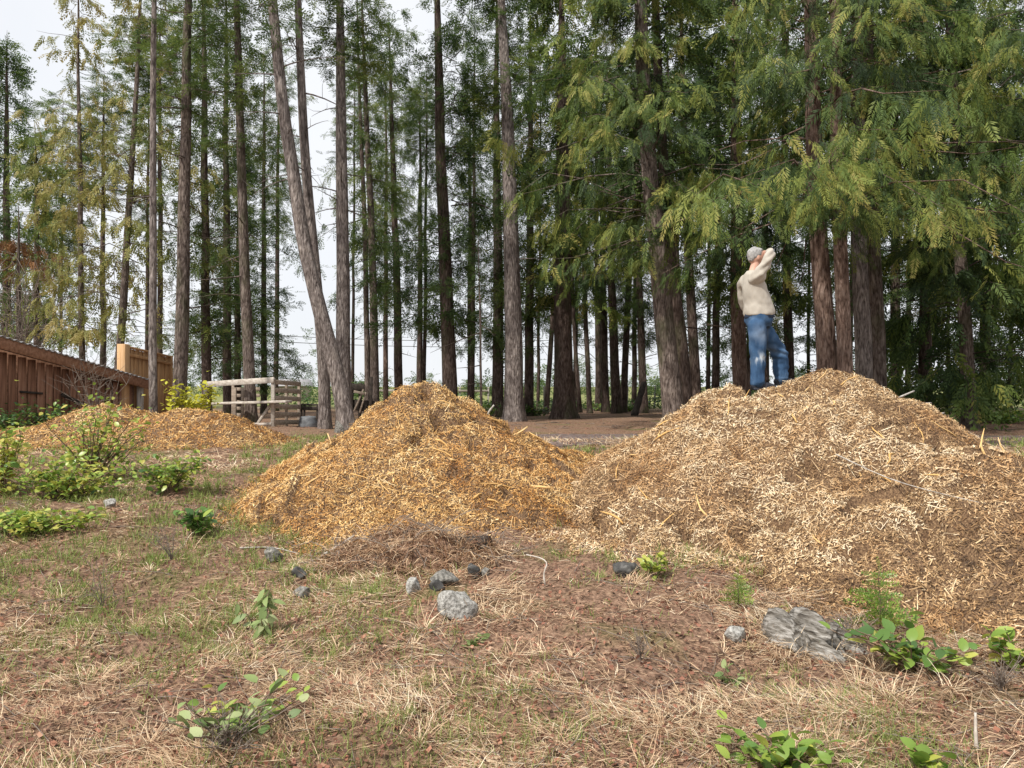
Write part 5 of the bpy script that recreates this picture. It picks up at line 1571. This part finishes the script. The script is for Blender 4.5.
def limb(mb, pts, n=14):
    """tapered limb: (x,y,z,r) joints, rounded between"""
    p = np.array(pts, float); u = np.arange(len(p)); uu = np.linspace(0, len(p) - 1, (len(p) - 1) * 6 + 1)
    q = np.stack([np.interp(uu, u, p[:, k]) for k in range(4)], -1)
    for _ in range(3):
        q[1:-1] = (q[:-2] + q[1:-1] * 2 + q[2:]) / 4
    V, F = tube(q[:, :3], q[:, 3], n); mb.add(V, F)
    for e in (q[0], q[-1]):
        blob(mb, e[:3], (e[3],) * 3)


def blob(mb, c, r, rot=(0, 0, 0)):
    bm = bmesh.new(); bmesh.ops.create_icosphere(bm, subdivisions=3, radius=1)
    V = np.array([v_.co[:] for v_ in bm.verts]) * np.array(r) @ np.array(Euler(rot).to_matrix()).T + np.array(c)
    F = np.array([[v_.index for v_ in f.verts] for f in bm.faces]); bm.free()
    mb.add(V, F)


def rings(mb, rows, n=24):
    """torso-like stack of ellipses: (cx, cy, cz, rx, ry)"""
    p = np.array(rows, float); u = np.arange(len(p)); uu = np.linspace(0, len(p) - 1, (len(p) - 1) * 4 + 1)
    q = np.stack([np.interp(uu, u, p[:, k]) for k in range(5)], -1)
    for _ in range(2):
        q[1:-1] = (q[:-2] + q[1:-1] * 2 + q[2:]) / 4
    th = np.arange(n) * 2 * math.pi / n; m_ = len(q)
    V = np.stack([q[:, :1] + q[:, 3:4] * np.cos(th), q[:, 1:2] + q[:, 4:5] * np.sin(th), np.repeat(q[:, 2:3], n, 1)], -1).reshape(-1, 3)
    i = np.arange(m_ - 1)[:, None] * n; j = np.arange(n)[None]; k = (j + 1) % n
    F = np.stack([i + j, i + k, i + n + k, i + n + j], -1).reshape(-1, 4)
    V = np.concatenate([V, q[:1, :3], q[-1:, :3]]); jj = np.arange(n); kk = (jj + 1) % n
    mb.add(V, [F, np.concatenate([np.stack([np.full(n, len(V) - 2), kk, jj], -1), np.stack([np.full(n, len(V) - 1), (m_ - 1) * n + jj, (m_ - 1) * n + kk], -1)])])


def fuse(mb, name, mat, parent, voxel, smooth_n=3, disp=None, tintf=None):
    """weld overlapping closed shapes into one continuous skin"""
    o = mb.build(name + '_src', mat)
    md = o.modifiers.new('r', 'REMESH'); md.mode = 'VOXEL'; md.voxel_size = voxel
    if smooth_n:
        sm = o.modifiers.new('s', 'SMOOTH'); sm.factor = .5; sm.iterations = smooth_n
    dc = o.modifiers.new('d', 'DECIMATE'); dc.ratio = .4
    dg = bpy.context.evaluated_depsgraph_get()
    me = bpy.data.meshes.new_from_object(o.evaluated_get(dg))
    old = o.data; bpy.data.objects.remove(o); bpy.data.meshes.remove(old)
    n = len(me.vertices); co = np.zeros(n * 3); me.vertices.foreach_get('co', co); co = co.reshape(-1, 3)
    if disp is not None:
        no = np.zeros(n * 3); me.vertices.foreach_get('normal', no); no = no.reshape(-1, 3)
        co = co + no * disp(co)[:, None]; me.vertices.foreach_set('co', co.ravel())
    me.name = name
    if 'tint' in me.attributes:
        me.attributes.remove(me.attributes['tint'])
    if tintf is not None:
        a = me.attributes.new('tint', 'FLOAT', 'POINT'); a.data.foreach_set('value', tintf(co).astype(np.float32))
    me.materials.clear(); me.materials.append(mat)
    me.polygons.foreach_set('use_smooth', np.ones(len(me.polygons), bool)); me.update()
    return ob(name, me, parent)


mx_, my_ = 3.09, 9.75
mz_ = float(surf(mx_ - .03, my_ - .1)) + .03
man = thing('person', 'man in beige sweater and blue jeans on the big chip pile, shading his eyes', 'person', (mx_, my_, mz_), math.radians(8))
man.scale = (1.0, 1.0, 1.015)
body = MB()
# head: skull, jaw, nose, ear
blob(body, (-.005, 0, 1.655), (.098, .077, .108)); blob(body, (.035, 0, 1.595), (.062, .056, .062)); blob(body, (.03, 0, 1.65), (.072, .066, .08))
blob(body, (.104, 0, 1.628), (.018, .013, .022), (0, .5, 0)); blob(body, (.085, 0, 1.578), (.016, .024, .012)); blob(body, (.08, 0, 1.668), (.02, .045, .012))
for sy in (-1, 1):
    blob(body, (-.01, sy * .076, 1.632), (.020, .010, .032), (0, -.2, 0))
    blob(body, (.082, sy * .03, 1.648), (.011, .014, .010))
limb(body, [(-.05, 0, 1.42, .066), (-.03, 0, 1.50, .058), (-.005, 0, 1.58, .058)])
rings(body, [(.02, 0, .80, .09, .12), (.02, 0, .90, .13, .145), (.02, 0, 1.02, .14, .15), (-.03, 0, 1.2, .13, .17), (-.06, 0, 1.34, .10, .18), (-.06, 0, 1.41, .06, .10)])
limb(body, [(-.09, -.16, 1.36, .062), (-.02, -.22, 1.49, .05), (.070, -.248, 1.655, .040), (.10, -.17, 1.69, .036), (.124, -.085, 1.70, .028)])
limb(body, [(-.06, .17, 1.36, .062), (-.05, .245, 1.22, .05), (-.02, .27, 1.08, .040), (.08, .26, .98, .034), (.14, .24, .93, .027)])
# hand at the brow: palm, four fingers laid along the forehead, thumb below at the temple
blob(body, (.128, -.045, 1.700), (.018, .044, .038), (0, -.35, .25))
for q, (z, l) in enumerate(((1.729, .080), (1.712, .088), (1.694, .084), (1.677, .068))):
    limb(body, [(.125, -.012, z, .0095), (.118, .018, z + .004, .009), (.103, l * .62, z + .004, .0085), (.088, l, z + .001, .0075)], 8)
limb(body, [(.128, -.062, 1.682, .012), (.121, -.052, 1.660, .0105), (.108, -.046, 1.643, .009)], 8)
# hanging far hand
blob(body, (.165, .235, .895), (.020, .040, .042), (0, .6, 0))
for q in range(4):
    limb(body, [(.170 + .012 * q, .215 + .0 * q, .885 - .02 * q + .03, .0095), (.195 + .008 * q, .205, .845 - .012 * q + .03, .009), (.195, .200, .815 + .03, .008)], 8)
limb(body, [(.17, .205, .915, .012), (.195, .19, .895, .010), (.205, .19, .87, .009)], 8)
limb(body, [(-.02, -.085, .80, .075), (-.03, -.10, .62, .07), (-.03, -.11, .42, .056), (-.045, -.11, .26, .056), (-.04, -.11, .09, .042)])
limb(body, [(.07, .085, .80, .075), (.21, .11, .64, .07), (.375, .12, .46, .056), (.382, .12, .32, .056), (.385, .12, .15, .042)])
fuse(body, 'body', M['skin'], man, .0075, 2)
# hair: cap over the crown, thinner over the brow
hr = MB()
blob(hr, (-.022, 0, 1.683), (.100, .083, .098)); blob(hr, (-.060, 0, 1.640), (.054, .066, .056)); blob(hr, (.03, 0, 1.735), (.06, .058, .035))
fuse(hr, 'hair', M['hair'], man, .008, 3, lambda c: .006 * fbm(c[:, 0] * 40, c[:, 1] * 40, c[:, 2] * 25, 3, 3))
# sweater
sw = MB()
rings(sw, [(.03, 0, .915, .182, .19), (.035, 0, .96, .196, .195), (.03, 0, 1.04, .186, .19), (.0, 0, 1.14, .162, .19), (-.03, 0, 1.27, .142, .20), (-.055, 0, 1.37, .110, .195), (-.065, 0, 1.44, .088, .12), (-.048, 0, 1.485, .074, .076)])
limb(sw, [(-.08, -.13, 1.36, .085), (-.055, -.19, 1.385, .082), (-.02, -.225, 1.48, .068), (.04, -.252, 1.60, .057), (.075, -.248, 1.66, .052), (.10, -.18, 1.69, .045), (.120, -.105, 1.70, .039)])
limb(sw, [(-.07, .14, 1.36, .095), (-.065, .215, 1.34, .092), (-.055, .27, 1.20, .076), (-.03, .29, 1.08, .066), (.06, .28, .99, .056), (.12, .255, .945, .048)])


def folds(c):
    hem = np.exp(-((c[:, 2] - .93) / .05) ** 2)
    f = .007 * vnoise(c[:, 0] * 9 + c[:, 2] * 7, c[:, 1] * 9, c[:, 2] * 13, 5) + .005 * vnoise(c[:, 0] * 22, c[:, 1] * 22, c[:, 2] * 26, 6)
    f = f + .007 * np.sin((c[:, 2] * 1.0 - c[:, 0] * .75) * 62) * ss(1.25, 1.45, c[:, 2]) * (c[:, 1] < -.12)
    return 1.1 * f + .004 * hem


fuse(sw, 'sweater', M['sweater'], man, .010, 3, folds)
# dark shirt tail and belt line under the hem
sh = MB(); rings(sh, [(.03, 0, .88, .172, .180), (.035, 0, .91, .186, .186), (.035, 0, .955, .188, .186)])
fuse(sh, 'shirt_tail', M['navy'], man, .012, 2)
# jeans
je = MB()
rings(je, [(.03, 0, .775, .13, .15), (.025, 0, .83, .165, .182), (.025, 0, .90, .170, .184), (.025, 0, .945, .172, .182)])
limb(je, [(-.03, -.085, .79, .112), (-.04, -.10, .68, .110), (-.04, -.11, .48, .098), (-.04, -.11, .38, .092), (-.045, -.112, .24, .088), (-.045, -.112, .09, .084)], 18)
limb(je, [(.07, .085, .79, .115), (.18, .105, .69, .112), (.325, .12, .52, .102), (.38, .12, .44, .097), (.385, .12, .30, .090), (.38, .12, .15, .085)], 18)


def jfolds(c):
    low = ss(.55, .12, c[:, 2])
    z = c[:, 2]
    f = .013 * vnoise(c[:, 0] * 8, c[:, 1] * 8, z * 14, 15) + .006 * vnoise(c[:, 0] * 20, c[:, 1] * 20, z * 28, 16)
    f = f + low * .016 * vnoise(c[:, 0] * 6, c[:, 1] * 6, z * 34, 17)
    for kz, kx in ((.40, -.03), (.48, .37)):
        f = f + .011 * np.sin((z - kz) * 75 + c[:, 0] * 20) * np.exp(-((z - kz) / .09) ** 2) * np.exp(-((c[:, 0] - kx) / .16) ** 2)
    return f


def fade(c):
    thigh = .22 * np.exp(-((c[:, 2] - .63) / .13) ** 2) * ss(-.3, .8, vnoise(c[:, 0] * 9, c[:, 1] * 9, c[:, 2] * 6, 21))
    tear = np.exp(-((c[:, 2] - .385) / .05) ** 2) * (c[:, 1] < 0) * ss(.05, .25, vnoise(c[:, 0] * 30, c[:, 1] * 30, c[:, 2] * 26, 23)) * .9
    return np.clip(thigh + tear, 0, 1)


fuse(je, 'jeans', M['denim'], man, .010, 2, jfolds, fade)
for sx_, sy_, sz_, nm in ((-.035, -.112, .0, 'boot'), (.385, .12, .06, 'boot')):
    bt = MB()
    limb(bt, [(sx_ - .01, sy_, sz_ + .16, .060), (sx_ - .01, sy_, sz_ + .07, .058)])
    limb(bt, [(sx_ - .05, sy_, sz_ + .045, .050), (sx_ + .06, sy_, sz_ + .048, .052), (sx_ + .15, sy_, sz_ + .040, .044), (sx_ + .20, sy_, sz_ + .034, .032)])
    bt.box((sx_ + .07, sy_, sz_ + .004), (.30, .10, .026), bev=.008)
    fuse(bt, nm, M['boot'], man, .009, 2)
